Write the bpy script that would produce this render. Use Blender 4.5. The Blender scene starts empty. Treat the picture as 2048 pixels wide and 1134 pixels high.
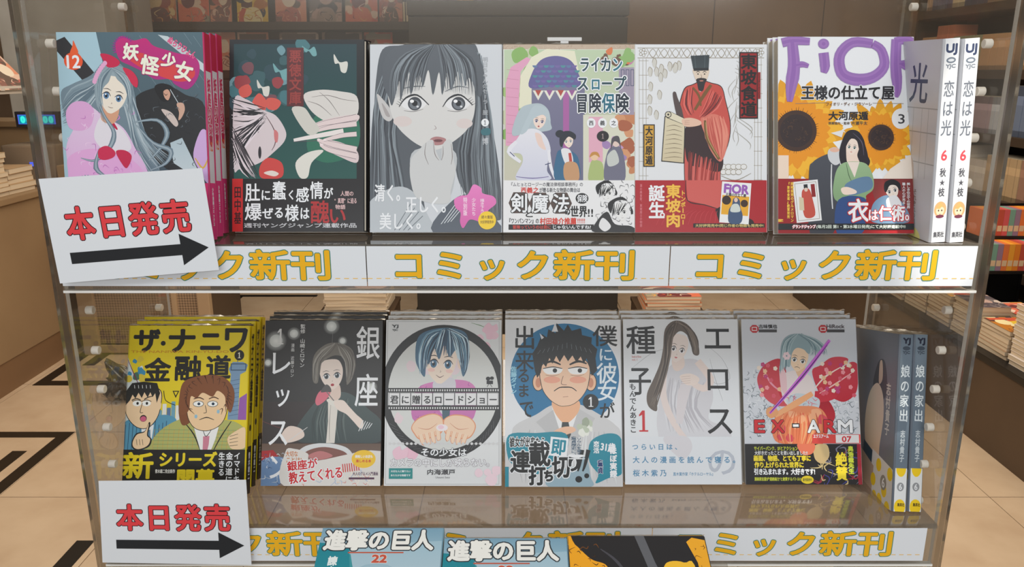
import bpy, bmesh, math, random
from mathutils import Vector, Matrix, noise
from mathutils.geometry import tessellate_polygon

random.seed(7)
scene = bpy.context.scene
COL = scene.collection

# ------------------------------------------------------------------ camera, world, lights, exposure
HC = 1.4                                   # camera height
TH = math.radians(15.2)                    # camera pitch below the horizon
FP = 1573.0                                # focal length in pixels of the 2048 px wide frame
CT, ST = math.cos(TH), math.sin(TH)
cam_d = bpy.data.cameras.new('camera')
cam_d.sensor_width = 36.0
cam_d.lens = FP / 2048 * 36.0
cam_d.clip_start = 0.02
cam = bpy.data.objects.new('camera', cam_d)
COL.objects.link(cam)
cam.location = (0, 0, HC)
cam.rotation_euler = (math.pi/2 - TH, 0, 0)
scene.camera = cam

scene.view_settings.view_transform = 'Standard'
scene.view_settings.look = 'None'
scene.view_settings.gamma = 1.0
scene.view_settings.use_curve_mapping = False
scene.view_settings.exposure = 0.0
scene.cycles.transparent_max_bounces = 32

world = bpy.data.worlds.new('shop_ambient')
scene.world = world
world.use_nodes = True
world.node_tree.nodes['Background'].inputs[0].default_value = (1.0, 0.93, 0.84, 1)
world.node_tree.nodes['Background'].inputs[1].default_value = 0.36

def area(name, loc, target, sx, sy, power, color):
    l = bpy.data.lights.new(name, 'AREA'); l.shape = 'RECTANGLE'
    l.size = sx; l.size_y = sy; l.energy = power; l.color = color
    o = bpy.data.objects.new(name, l); COL.objects.link(o)
    o.location = loc
    o.rotation_euler = (Vector(target) - Vector(loc)).to_track_quat('-Z', 'Y').to_euler()
    return o

area('ceiling_panel_light', (-0.5, -0.9, 2.75), (0, 0.8, 1.1), 1.8, 0.5, 13, (0.92, 0.97, 1.0))
area('ceiling_panel_light', (0.9, -0.5, 2.75), (0, 0.8, 1.0), 1.4, 0.4, 10, (0.95, 0.98, 1.0))
area('lower_row_fill_light', (0.0, -2.3, 2.05), (0, 0.8, 0.95), 2.4, 0.5, 25, (0.94, 0.98, 1.0))  # added frontal fill, hung low to brighten the lower row of books
area('ceiling_aisle_light', (0.0, 3.0, 3.0), (0, 3.0, 0), 3.6, 1.2, 88, (1.0, 0.86, 0.68))
area('ceiling_aisle_light', (2.2, 2.6, 2.9), (2.0, 3.4, 0.5), 0.4, 2.2, 16, (1.0, 0.87, 0.7))
sp = bpy.data.lights.new('ceiling_spotlight', 'SPOT')
sp.energy = 270; sp.color = (1.0, 0.93, 0.8); sp.spot_size = math.radians(4.2); sp.spot_blend = 0.35
sp.shadow_soft_size = 0.012
spo = bpy.data.objects.new('ceiling_spotlight', sp); COL.objects.link(spo)
spo.location = (0.64, 0.26, 2.8)
spo.rotation_euler = (Vector((0.425, 0.705, 1.375)) - Vector(spo.location)).to_track_quat('-Z', 'Y').to_euler()

# ------------------------------------------------------------------ helpers
def at(px, py, Y):
    """world point on the vertical plane y = Y seen at photograph pixel (px, py)"""
    u = (px - 1024) / FP; v = (567 - py) / FP
    t = Y / (CT + v*ST)
    return Vector((u*t, Y, HC + (v*CT - ST)*t))

def srgb(c):
    out = []
    for x in c[:3]:
        x = x/255.0
        out.append(x/12.92 if x <= 0.04045 else ((x+0.055)/1.055)**2.4)
    return (out[0], out[1], out[2], 1.0)

def nodes(name):
    m = bpy.data.materials.new(name); m.use_nodes = True
    nt = m.node_tree
    return m, nt, nt.nodes['Principled BSDF']

def mat(name, c, rough=0.6, c2=None, scale=8, metal=0.0, coat=0.0, bump=0.0, detail=4):
    m, nt, b = nodes(name)
    b.inputs['Base Color'].default_value = srgb(c)
    b.inputs['Roughness'].default_value = rough
    b.inputs['Metallic'].default_value = metal
    b.inputs['Coat Weight'].default_value = coat
    if c2 is not None or bump:
        n = nt.nodes.new('ShaderNodeTexNoise'); n.inputs['Scale'].default_value = scale
        n.inputs['Detail'].default_value = detail
        g = nt.nodes.new('ShaderNodeTexCoord'); nt.links.new(g.outputs['Object'], n.inputs['Vector'])
        if c2 is not None:
            r = nt.nodes.new('ShaderNodeValToRGB')
            r.color_ramp.elements[0].position = 0.35; r.color_ramp.elements[1].position = 0.68
            r.color_ramp.elements[0].color = srgb(c); r.color_ramp.elements[1].color = srgb(c2)
            nt.links.new(n.outputs['Fac'], r.inputs[0]); nt.links.new(r.outputs[0], b.inputs['Base Color'])
        if bump:
            bp = nt.nodes.new('ShaderNodeBump'); bp.inputs['Strength'].default_value = bump
            bp.inputs['Distance'].default_value = 0.01
            nt.links.new(n.outputs['Fac'], bp.inputs['Height']); nt.links.new(bp.outputs[0], b.inputs['Normal'])
    return m

def attr_mat(name, rough, coat):
    m, nt, b = nodes(name)
    a = nt.nodes.new('ShaderNodeAttribute'); a.attribute_name = 'Col'
    nt.links.new(a.outputs['Color'], b.inputs['Base Color'])
    b.inputs['Roughness'].default_value = rough
    b.inputs['Coat Weight'].default_value = coat
    b.inputs['Coat Roughness'].default_value = 0.2
    b.inputs['Specular IOR Level'].default_value = 0.35
    return m
PRINT = attr_mat('laminated_print', 0.45, 0.22)
MATTE = attr_mat('matte_print', 0.7, 0.0)

def acrylic(name, transp, gloss, rough, diff, tint=(235, 240, 238), dcol=(190, 185, 178)):
    m, nt, b = nodes(name)
    nt.nodes.remove(b)
    out = [n for n in nt.nodes if n.type == 'OUTPUT_MATERIAL'][0]
    t = nt.nodes.new('ShaderNodeBsdfTransparent'); t.inputs[0].default_value = srgb(tint)
    g = nt.nodes.new('ShaderNodeBsdfGlossy'); g.inputs['Roughness'].default_value = rough
    d = nt.nodes.new('ShaderNodeBsdfDiffuse'); d.inputs[0].default_value = srgb(dcol)
    # reflectance of a thin clear sheet: the same from both sides of each face (Schlick)
    ge = nt.nodes.new('ShaderNodeNewGeometry')
    dt = nt.nodes.new('ShaderNodeVectorMath'); dt.operation = 'DOT_PRODUCT'
    nt.links.new(ge.outputs['Incoming'], dt.inputs[0]); nt.links.new(ge.outputs['Normal'], dt.inputs[1])
    def mth(op, a, b_=0.0, c_=0.0, clamp=False):
        q = nt.nodes.new('ShaderNodeMath'); q.operation = op; q.use_clamp = clamp
        if isinstance(a, float): q.inputs[0].default_value = a
        else: nt.links.new(a, q.inputs[0])
        if isinstance(b_, float): q.inputs[1].default_value = b_
        else: nt.links.new(b_, q.inputs[1])
        q.inputs[2].default_value = c_
        return q.outputs[0]
    ca = mth('ABSOLUTE', dt.outputs['Value'])
    om = mth('SUBTRACT', 1.0, ca, clamp=True)
    pw = mth('POWER', om, 5.0)
    ma_out = mth('MULTIPLY_ADD', pw, 0.93, 0.04+gloss, clamp=True)
    m1 = nt.nodes.new('ShaderNodeMixShader'); m2 = nt.nodes.new('ShaderNodeMixShader')
    m1.inputs[0].default_value = diff
    nt.links.new(t.outputs[0], m1.inputs[1]); nt.links.new(d.outputs[0], m1.inputs[2])
    nt.links.new(ma_out, m2.inputs[0])
    nt.links.new(m1.outputs[0], m2.inputs[1]); nt.links.new(g.outputs[0], m2.inputs[2])
    nt.links.new(m2.outputs[0], out.inputs[0])
    return m

def new_obj(name, verts, faces, m, parent=None, cols=None, smooth=False):
    me = bpy.data.meshes.new(name)
    me.from_pydata([tuple(v) for v in verts], [], faces)
    if cols is not None:
        ca = me.color_attributes.new('Col', 'FLOAT_COLOR', 'CORNER')
        flat = []
        for poly, c in zip(me.polygons, cols):
            if isinstance(c[0], (tuple, list)):
                for q in c: flat.extend(q)
            else:
                flat.extend(c * poly.loop_total)
        ca.data.foreach_set('color', flat)
    if m: me.materials.append(m)
    if smooth:
        me.polygons.foreach_set('use_smooth', [True]*len(me.polygons))
    me.update()
    o = bpy.data.objects.new(name, me); COL.objects.link(o)
    if parent: o.parent = parent
    return o

def box_data(x0, x1, y0, y1, z0, z1):
    v = [(x0,y0,z0),(x1,y0,z0),(x1,y1,z0),(x0,y1,z0),(x0,y0,z1),(x1,y0,z1),(x1,y1,z1),(x0,y1,z1)]
    f = [(0,3,2,1),(4,5,6,7),(0,1,5,4),(1,2,6,5),(2,3,7,6),(3,0,4,7)]
    return v, f

def box(name, x0, x1, y0, y1, z0, z1, m, parent=None, bevel=0.0, loc=None):
    if loc is not None:
        v, f = box_data(x0-loc[0], x1-loc[0], y0-loc[1], y1-loc[1], z0-loc[2], z1-loc[2])
    else:
        v, f = box_data(x0, x1, y0, y1, z0, z1)
    o = new_obj(name, v, f, m, parent)
    if loc is not None: o.location = loc
    if bevel:
        bm = bmesh.new(); bm.from_mesh(o.data)
        bmesh.ops.bevel(bm, geom=bm.edges[:], offset=bevel, segments=2, affect='EDGES', profile=0.7)
        bm.to_mesh(o.data); bm.free()
    return o

def multi_box(name, boxes, m, parent=None, cols=None):
    V, F, K = [], [], []
    for i, b in enumerate(boxes):
        v, f = box_data(*b); n = len(V)
        V += v; F += [tuple(k+n for k in q) for q in f]
        if cols: K += [srgb(cols[i])]*6
    return new_obj(name, V, F, m, parent, K if cols else None)

def empty(name, loc=(0,0,0)):
    o = bpy.data.objects.new(name, None); o.empty_display_size = 0.05
    COL.objects.link(o); o.location = loc
    return o

def tag(o, label, cat, group=None, kind=None):
    if label: o['label'] = label
    if cat: o['category'] = cat
    if group: o['group'] = group
    if kind: o['kind'] = kind
    return o

def copy_tree(o, parent=None):
    c = o.copy(); COL.objects.link(c)
    if parent: c.parent = parent
    for ch in list(o.children): copy_tree(ch, c)
    return c

ONES = ['', 'first', 'second', 'third', 'fourth', 'fifth', 'sixth', 'seventh', 'eighth', 'ninth', 'tenth', 'eleventh', 'twelfth', 'thirteenth', 'fourteenth', 'fifteenth', 'sixteenth', 'seventeenth', 'eighteenth', 'nineteenth']
def nth(n):
    if n < 20: return ONES[n]
    if n % 10 == 0: return ['twentieth', 'thirtieth', 'fortieth', 'fiftieth', 'sixtieth'][n//10-2]
    return ['twenty', 'thirty', 'forty', 'fifty', 'sixty'][n//10-2] + '-' + ONES[n % 10]
# ------------------------------------------------------------------ glyph cache
_gl = {}
def glyph(s):
    """triangulated outline of a string in em units (baseline at 0)"""
    if s in _gl: return _gl[s]
    cu = bpy.data.curves.new('t', 'FONT'); cu.body = s; cu.resolution_u = 3
    o = bpy.data.objects.new('t', cu); COL.objects.link(o)
    dg = bpy.context.evaluated_depsgraph_get()
    me = bpy.data.meshes.new_from_object(o.evaluated_get(dg))
    vs = [(v.co.x, v.co.y) for v in me.vertices]
    fs = []
    for p in me.polygons:
        ids = list(p.vertices)
        for k in range(1, len(ids)-1): fs.append((ids[0], ids[k], ids[k+1]))
    bpy.data.objects.remove(o); bpy.data.curves.remove(cu); bpy.data.meshes.remove(me)
    _gl[s] = (vs, fs)
    return _gl[s]

# ------------------------------------------------------------------ flat print: layers of ink shapes
def spline(pts, n=5, closed=True):
    out = []; N = len(pts)
    rng = range(N) if closed else range(N-1)
    for i in rng:
        if closed:
            p0, p1, p2, p3 = pts[i-1], pts[i], pts[(i+1) % N], pts[(i+2) % N]
        else:
            p0 = pts[max(i-1, 0)]; p1 = pts[i]; p2 = pts[i+1]; p3 = pts[min(i+2, N-1)]
        for k in range(n):
            t = k/n; t2 = t*t; t3 = t2*t
            out.append(tuple(0.5*((2*p1[a]) + (-p0[a]+p2[a])*t + (2*p0[a]-5*p1[a]+4*p2[a]-p3[a])*t2
                       + (-p0[a]+3*p1[a]-3*p2[a]+p3[a])*t3) for a in (0, 1)))
    if not closed: out.append(tuple(pts[-1]))
    return out

class Art:
    """ink shapes in print units (x right, y down) inside the rectangle L,T,R,B"""
    def __init__(s, L, T, R, B, bg=None):
        s.r = (L, T, R, B); s.clip = s.r; s.tris = []; s.layer = 0; s.M = [(1, 0, 0, 0, 1, 0)]
        if bg: s.rect(L, T, R, B, bg)
    def push(s, cx, cy, sc=1.0, rot=0.0, sy=None, sx=None):
        a = math.radians(rot); c, d = math.cos(a), math.sin(a)
        sx = sc if sx is None else sx; sy = sc if sy is None else sy
        A, B, C, D, E, F = s.M[-1]
        m = (c*sx, -d*sy, cx, d*sx, c*sy, cy)
        s.M.append((A*m[0]+B*m[3], A*m[1]+B*m[4], A*m[2]+B*m[5]+C,
                    D*m[0]+E*m[3], D*m[1]+E*m[4], D*m[2]+E*m[5]+F))
    def pop(s): s.M.pop()
    def X(s, p):
        a, b, c, d, e, f = s.M[-1]
        return (a*p[0]+b*p[1]+c, d*p[0]+e*p[1]+f)
    def _add(s, pts, tris, cols):
        L, T, R, B = s.clip
        P = [s.X(p) for p in pts]
        for t in tris:
            poly = [(P[i][0], P[i][1]) + (cols[i] if isinstance(cols, list) else cols) for i in t]
            if any(q[0] < L or q[0] > R or q[1] < T or q[1] > B for q in poly):
                for ax, lim, sg in ((0, L, 1), (0, R, -1), (1, T, 1), (1, B, -1)):
                    out = []
                    for i in range(len(poly)):
                        p, q = poly[i-1], poly[i]
                        ip, iq = (p[ax]-lim)*sg >= 0, (q[ax]-lim)*sg >= 0
                        if ip != iq:
                            k = (lim-p[ax])/(q[ax]-p[ax])
                            out.append(tuple(p[j]+(q[j]-p[j])*k for j in range(len(p))))
                        if iq: out.append(q)
                    poly = out
                    if len(poly) < 3: break
            if len(poly) < 3: continue
            for k in range(1, len(poly)-1):
                s.tris.append((s.layer, poly[0], poly[k], poly[k+1]))
    def poly(s, pts, c, c2=None):
        tr = tessellate_polygon([[Vector((p[0], p[1], 0)) for p in pts]])
        if c2 is None: cols = srgb(c)
        else:
            ys = [p[1] for p in pts]; a, b = min(ys), max(ys); k1, k2 = srgb(c), srgb(c2)
            cols = [tuple(k1[j]+(k2[j]-k1[j])*(p[1]-a)/max(b-a, 1e-6) for j in range(4)) for p in pts]
        s._add(pts, tr, cols); s.layer += 1
    def blob(s, pts, c, c2=None, n=5): s.poly(spline(pts, n), c, c2)
    def rect(s, x0, y0, x1, y1, c, c2=None): s.poly([(x0,y0),(x1,y0),(x1,y1),(x0,y1)], c, c2)
    def frame(s, x0, y0, x1, y1, w, c):
        s.rect(x0,y0,x1,y0+w,c); s.rect(x0,y1-w,x1,y1,c); s.rect(x0,y0,x0+w,y1,c); s.rect(x1-w,y0,x1,y1,c)
    def one(s, x, y, h, c, w=1.0):
        """a drawn figure 1 with flag and foot, centred on x, top at y"""
        k = h*w
        s.poly([(x-.07*k,y),(x+.07*k,y),(x+.07*k,y+h),(x-.07*k,y+h)], c); s.poly([(x-.07*k,y),(x-.24*k,y+h*.2),(x-.24*k,y+h*.28),(x-.07*k,y+h*.2)], c)
        s.rect(x-.24*k, y+h*.93, x+.24*k, y+h, c)
    def ell(s, cx, cy, rx, ry, c, n=None, a0=0, a1=360):
        n = n or (24 if max(rx, ry) < 30 else 60)
        pts = [(cx+rx*math.cos(math.radians(a0+(a1-a0)*i/n)), cy+ry*math.sin(math.radians(a0+(a1-a0)*i/n)))
               for i in range(n + (0 if a1-a0 == 360 else 1))]
        s.poly(pts, c)
    def glow(s, cx, cy, r, c, cb, n=20):
        pts = [(cx, cy)] + [(cx+r*math.cos(6.2832*i/n), cy+r*math.sin(6.2832*i/n)) for i in range(n)]
        cols = [srgb(c)] + [srgb(cb)]*n
        s._add(pts, [(0, 1+i, 1+(i+1) % n) for i in range(n)], cols); s.layer += 1
    def line(s, pts, w, c, w2=None, w3=None, n=4):
        """a brushed line whose width runs w -> w2 (middle) -> w3 (end)"""
        P = spline(pts, n, False) if len(pts) > 2 else [tuple(p) for p in pts]
        w2 = w if w2 is None else w2; w3 = w if w3 is None else w3
        N = len(P); V = []
        for i, p in enumerate(P):
            a = P[max(i-1, 0)]; b = P[min(i+1, N-1)]
            dx, dy = b[0]-a[0], b[1]-a[1]; l = math.hypot(dx, dy) or 1
            t = i/(N-1)
            ww = (w+(w2-w)*t*2) if t < .5 else (w2+(w3-w2)*(t*2-1))
            V.append((p[0]-dy/l*ww/2, p[1]+dx/l*ww/2)); V.append((p[0]+dy/l*ww/2, p[1]-dx/l*ww/2))
        tr = []
        for i in range(N-1): tr += [(2*i, 2*i+1, 2*i+3), (2*i, 2*i+3, 2*i+2)]
        s._add(V, tr, srgb(c)); s.layer += 1
    def strands(s, seeds, c, w, n, jit, rnd):
        """n hair strands between two guide lines (each a list of points)"""
        a, b = seeds
        for i in range(n):
            t = (i+0.5)/n + rnd.uniform(-.4, .4)/n
            pts = [(p[0]+(q[0]-p[0])*t + rnd.uniform(-jit, jit), p[1]+(q[1]-p[1])*t + rnd.uniform(-jit, jit)) for p, q in zip(a, b)]
            cc = c[rnd.randrange(len(c))] if isinstance(c, list) else c
            s.line(pts, w*.3, cc, w*rnd.uniform(.6, 1.3), w*.1, n=3); s.layer -= 0.8
    def text(s, t, x0, y0, x1, y1, c, b=0.0, o=None, ow=0.0, cell=False, sp=1.0):
        """text fitted to the box; b = extra stroke weight, o/ow = outline colour and width"""
        V, F = [], []; x = 0.0; b *= 0.72
        if all(ord(ch) > 0x2000 for ch in t):
            for ch in t:
                if ch in ' \u3000': x += 1; continue
                gv, gf = glyph(ch); n = len(V)
                V += [(p[0]+x, p[1]) for p in gv]; F += [tuple(i+n for i in q) for q in gf]
                x += sp
        else:
            gv, gf = glyph(t); V, F = list(gv), list(gf)
        if not V: return
        if cell: a0, a1, b0, b1 = 0.02, x - sp + 0.98, -0.09, 0.85
        else:
            a0 = min(p[0] for p in V); a1 = max(p[0] for p in V); b0 = min(p[1] for p in V); b1 = max(p[1] for p in V)
        kx = (x1-x0)/(a1-a0); ky = (y1-y0)/(b1-b0)
        P = [(x0+(p[0]-a0)*kx, y1-(p[1]-b0)*ky) for p in V]
        def ring(r, k, cc):
            for i in range(k):
                dx, dy = r*math.cos(6.2832*i/k), r*math.sin(6.2832*i/k)
                s._add([(p[0]+dx, p[1]+dy) for p in P], F, srgb(cc)); s.layer += 0.15
        if o is not None:
            ring(b+ow, 10, o)
            if b+ow > 4: ring((b+ow)*.5, 6, o)
            s.layer += 0.6
        if b:
            ring(b, 8, c)
        s._add(P, F, srgb(c)); s.layer += 1
    def vtext(s, t, x0, y0, x1, y1, c, b=0.0, o=None, ow=0.0):
        n = len(t); h = (y1-y0)/n
        for i, ch in enumerate(t):
            if ch in ' \u3000': continue
            ty = y0+i*h
            if ch in 'ー―~': s.rect((x0+x1)/2-(x1-x0)*.05-b, ty+h*.1, (x0+x1)/2+(x1-x0)*.05+b, ty+h*.9, c); continue
            if ch in '。、': s.text(ch, x0+(x1-x0)*.62, ty+h*.05, x0+(x1-x0)*.9, ty+h*.35, c, b, o, ow); continue
            s.text(ch, x0, ty+h*.04, x1, ty+h*.96, c, b, o, ow, cell=True)
    def mesh(s, name, fn, parent, m=None, step=3e-6, lift=2e-5):
        """fn(u, v) -> (point, normal); u, v in 0..1 from the top left of the print"""
        L, T, R, B = s.r; V, F, K = [], [], []
        step = min(step, 5.0e-4/max(s.layer, 1))
        for lay, *ps in s.tris:
            n = len(V)
            for p in ps:
                q, nn = fn((p[0]-L)/(R-L), (p[1]-T)/(B-T))
                V.append(q + nn*(lift+lay*step))
            a, b, c = V[n], V[n+1], V[n+2]
            flip = (b-a).cross(c-a).dot(nn) < 0
            idx = (n, n+2, n+1) if flip else (n, n+1, n+2)
            F.append(idx)
            K.append([ps[i-n][2:6] for i in idx])
        return new_obj(name, V, F, m or PRINT, parent, K)

def plane_fn(o, ux, uz, nn):
    """rectangle: o = top-left corner, ux = vector across, uz = vector down, nn = normal"""
    o, ux, uz, nn = Vector(o), Vector(ux), Vector(uz), Vector(nn)
    return lambda u, v: (o + ux*u + uz*v, nn)
# ------------------------------------------------------------------ generic drawn people used on the printed covers
INK = (38, 38, 44)
def face(A, cx, cy, s, skin, rot=0, eye=(70, 90, 120), iris=1.0, brow=INK, look=(0, 0), mouth='line',
         blush=None, line=(120, 95, 90), lips=(190, 110, 110), sx=None, shade=None):
    A.push(cx, cy, s, rot, sx=(sx or s))
    if shade: A.blob([(-.5,.6),(.5,.6),(.42,1.7),(-.42,1.7)], shade)
    A.blob([(-.84,-.5),(-.83,.15),(-.6,.72),(-.2,1.12),(0,1.18),(.2,1.12),(.6,.72),(.83,.15),(.84,-.5),(.5,-1.05),(-.5,-1.05)], skin)
    if blush:
        A.ell(-.5, .5, .2, .1, blush); A.ell(.5, .5, .2, .1, blush)
    for k in (-1, 1):
        ex, ey = .4*k, .16
        A.ell(ex, ey, .235, .2, (238, 238, 240))
        A.ell(ex+look[0], ey+look[1], .15*iris, .185*iris, eye)
        A.ell(ex+look[0], ey+look[1]+.02, .08, .1, (20, 24, 34))
        A.ell(ex+look[0]-.05, ey+look[1]-.07, .045, .05, (250, 250, 250))
        A.line([(ex-.26, ey-.03), (ex-.08, ey-.2), (ex+.12, ey-.2), (ex+.27, ey-.02)], .03, INK, .075, .03)
        A.line([(ex-.25, ey-.36), (ex, ey-.43), (ex+.25, ey-.36)], .02, brow, .05, .02)
    A.line([(.0, .5), (.04, .56), (-.02, .6)], .02, line)
    if mouth == 'line': A.line([(-.16, .8), (0, .83), (.16, .8)], .02, line, .035, .02)
    elif mouth == 'smile': A.line([(-.22, .74), (0, .86), (.22, .74)], .02, line, .045, .02)
    elif mouth == 'frown': A.line([(-.26, .86), (-.1, .77), (.1, .77), (.26, .86)], .03, INK, .05, .03)
    elif mouth == 'open': A.ell(0, .84, .13, .1, (170, 60, 70))
    else: A.blob([(-.15,.8),(0,.76),(.15,.8),(0,.88)], lips)
    A.pop()

def hand(A, x, y, s, rot, skin, line=(150, 105, 90), spread=.1):
    """an open palm with four fingers and a thumb"""
    A.push(x, y, s, rot)
    A.blob([(-.42,.5),(-.45,0),(-.4,-.35),(.4,-.35),(.45,0),(.38,.5)], skin)
    for i in range(4):
        bx = -.32+.21*i; L = (.75, .92, .88, .68)[i]
        A.line([(bx, -.2), (bx+(i-1.5)*spread*.5, -.3-L*.5), (bx+(i-1.5)*spread, -.3-L)], .24, line, .23, .17)
        A.line([(bx, -.1), (bx+(i-1.5)*spread*.5, -.3-L*.5), (bx+(i-1.5)*spread, -.28-L)], .2, skin, .19, .13)
    A.line([(.3, .3), (.62, 0), (.7, -.35)], .28, line, .24, .17); A.line([(.28, .3), (.6, 0), (.69, -.33)], .24, skin, .2, .13)
    A.pop()

def scribble(A, x0, y0, x1, y1, cols, n, w, rnd, curl=1.0):
    for i in range(n):
        x, y = rnd.uniform(x0, x1), rnd.uniform(y0, y1); a = rnd.uniform(0, 6.28); L = rnd.uniform(.5, 1.6)*w*6
        A.line([(x, y), (x+L*.5*math.cos(a), y+L*.5*math.sin(a)), (x+L*math.cos(a+curl), y+L*math.sin(a+curl))],
               w*.4, cols[rnd.randrange(len(cols))], w, w*.2, n=3); A.layer -= 0.8
def patches(A, x0, y0, x1, y1, cols, n, r, rnd):
    for i in range(n):
        x, y = rnd.uniform(x0, x1), rnd.uniform(y0, y1); k = rnd.randint(5, 7); q = rnd.uniform(.5, 1.2)*r
        A.blob([(x+q*rnd.uniform(.6, 1.2)*math.cos(6.28*j/k), y+q*rnd.uniform(.6, 1.2)*math.sin(6.28*j/k)) for j in range(k)],
               cols[rnd.randrange(len(cols))], n=3); A.layer -= 0.6
# ------------------------------------------------------------------ cover artwork (print units are local to each cover)
R = random.Random
W_ = (236, 238, 242)

def art_pink():                      # volume 12, magenta splash title, grey-haired figure
    A = Art(248, 108, 840, 930, (168, 200, 214)); r = R(1)
    A.poly([(410,108),(840,108),(840,930),(560,930),(480,500)], (84, 108, 120), (60, 72, 84))
    A.poly([(248,140),(282,126),(520,420),(470,440),(248,182)], (48, 48, 52))
    for i in range(16):
        x = r.uniform(560, 830); y = r.uniform(110, 500); A.line([(x, y), (x+30, y+44)], .8, (150,170,180), 2.5, .5)
    A.poly([(660,118),(700,124),(840,230),(840,262)], (196, 208, 214))
    A.ell(312, 220, 38, 34, (232, 88, 48)); A.blob([(300,190),(312,160),(316,140),(326,162),(334,186),(318,200)], (232, 96, 52))
    A.text('12', 286, 198, 338, 246, W_, 2.2)
    # dark coat figure at the right
    A.blob([(550,372),(640,322),(700,318),(760,350),(840,400),(840,640),(720,660),(640,620),(560,520)], (40, 42, 46))
    A.blob([(636,322),(668,306),(710,320),(706,350),(690,376),(660,372)], (28, 28, 32))
    A.blob([(672,338),(690,330),(700,348),(690,372),(676,362)], (208, 160, 138))
    A.line([(700,330),(740,400)], 3, (190,200,206)); A.blob([(724,386),(750,384),(756,410),(742,440),(728,450),(732,420)], (206,166,146))
    A.blob([(660,408),(700,420),(726,460),(716,476),(690,450)], (206,190,184))
    A.poly([(690,540),(740,520),(800,650),(770,665),(700,620)], (176,194,204), (200,214,220))
    scribble(A, 560, 340, 830, 640, [(30,32,36),(70,76,84),(96,106,114)], 40, 3, r)
    # splash and title
    A.blob([(486,160),(510,124),(560,140),(610,132),(640,160),(690,176),(740,190),(800,200),(824,236),(812,290),(770,330),(720,310),(700,290),(640,290),(590,260),(540,236),(500,214)], (196, 40, 120), (168, 40, 130))
    A.blob([(520,190),(600,190),(700,230),(790,240),(800,280),(740,300),(640,270),(560,230)], (214, 66, 70))
    for k in range(14):
        a = k*.22+2.6; A.poly([(520+36*math.cos(a), 168+38*math.sin(a)), (520+50*math.cos(a+.1), 168+50*math.sin(a+.1)), (520+36*math.cos(a+.2), 168+38*math.sin(a+.2))], (150, 44, 140))
    for ch, x, y, w, rt in (('妖',548,184,62,8), ('怪',622,236,74,10), ('少',700,216,56,14), ('女',760,258,72,12)):
        A.push(x, y, 1, rt); A.text(ch, -w/2, -w/2, w/2, w/2, (238, 240, 222), 3.6, (176, 36, 110), 3.0, cell=True); A.pop()
    A.push(756, 168, 1, 32); A.text('ぬらりひょん', -62, -14, 62, 14, (222, 92, 140), 1.6); A.pop()
    # figure: hair back
    hc = [(126,146,158),(150,168,178),(96,116,130),(176,190,198)]
    A.blob([(470,205),(430,225),(380,275),(300,310),(255,340),(262,420),(300,470),(350,520),(420,560),(500,620),(560,660),(640,650),(600,560),(560,480),(560,400),(550,320),(530,262)], (122, 142, 154), (104, 124, 138))
    A.strands(([(450,230),(390,290),(300,320),(250,390)], [(470,260),(400,360),(330,440),(260,470)]), hc, 7, 26, 5, r)
    A.strands(([(520,270),(560,420),(600,520),(690,600)], [(480,260),(520,440),(540,560),(600,680)]), hc, 7, 28, 6, r)
    # dress
    A.blob([(262,560),(300,480),(345,390),(380,400),(430,440),(500,480),(545,560),(600,690),(590,930),(250,930),(268,690)], (222, 200, 226), (226, 160, 220))
    A.blob([(270,420),(300,382),(350,378),(384,410),(370,470),(330,492),(280,480)], (220, 168, 214))
    A.blob([(268,600),(340,566),(430,570),(520,600),(586,690),(590,930),(262,930),(264,680)], (226, 170, 218), (232, 180, 226))
    scribble(A, 270, 400, 560, 700, [(206,130,200),(236,206,234),(190,110,186)], 46, 3.2, r)
    A.blob([(400,452),(430,440),(500,490),(530,560),(480,580),(420,570),(380,520)], (226, 222, 230))
    A.blob([(430,440),(446,436),(476,480),(470,486)], (190, 34, 72))
    # head
    A.blob([(398,300),(404,262),(440,240),(500,246),(532,290),(536,350),(500,400),(400,380)], (150,168,178))
    face(A, 466, 350, 64, (236, 226, 212), 14, eye=(92, 130, 168), iris=1.15, mouth='line', shade=(214, 160, 130))
    A.blob([(392,340),(404,262),(450,232),(520,250),(548,320),(532,372),(514,320),(486,290),(470,262),(452,300),(428,326),(410,380),(400,400)], (140,158,168))
    A.strands(([(456,246),(410,290),(404,400),(430,470)], [(466,248),(440,276),(424,310),(418,360)]), hc, 5, 14, 3, r)
    A.strands(([(466,250),(500,280),(520,330),(524,420)], [(470,246),(530,280),(548,340),(540,440)]), hc, 5, 14, 3, r)
    for p in ([(404,380),(430,440),(462,500),(440,560),(380,610),(320,600)], [(540,460),(640,450),(680,500),(650,560),(600,610)],
              [(556,470),(620,540),(690,570),(670,620),(600,650)], [(400,560),(380,640),(430,680)]):
        A.line(p, 4, (110,130,144), 22, 3); A.line(p, 2, (158,174,184), 9, 2)
    # ribbon, bow
    A.blob([(424,192),(462,196),(500,220),(490,240),(452,244),(436,220)], (200, 36, 78)); A.blob([(512,246),(548,258),(570,290),(566,322),(548,312),(530,282)], (206, 44, 80))
    for k in range(9):
        A.ell(394+k*3+(k*k)*.35, 300-k*9, 9, 9, (226, 168, 206))
    A.blob([(396,566),(430,552),(462,574),(456,596),(420,608),(394,600)], (204, 44, 84)); A.blob([(466,574),(504,570),(530,594),(508,640),(486,620)], (198, 38, 78))
    A.blob([(820,490),(850,520),(846,700),(800,640),(784,580)], (206, 170, 220)); A.line([(790,600),(820,640),(845,600)], 4, (216,176,70), 8, 4)
    A.poly([(690,664),(760,650),(770,672),(700,690)], (238, 178, 40))
    for k in range(20):
        a = k*.314; A.poly([(340+30*math.cos(a),696+22*math.sin(a)),(340+42*math.cos(a+.15),696+30*math.sin(a+.15)),(340+30*math.cos(a+.3),696+22*math.sin(a+.3))], (36,140,146))
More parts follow.
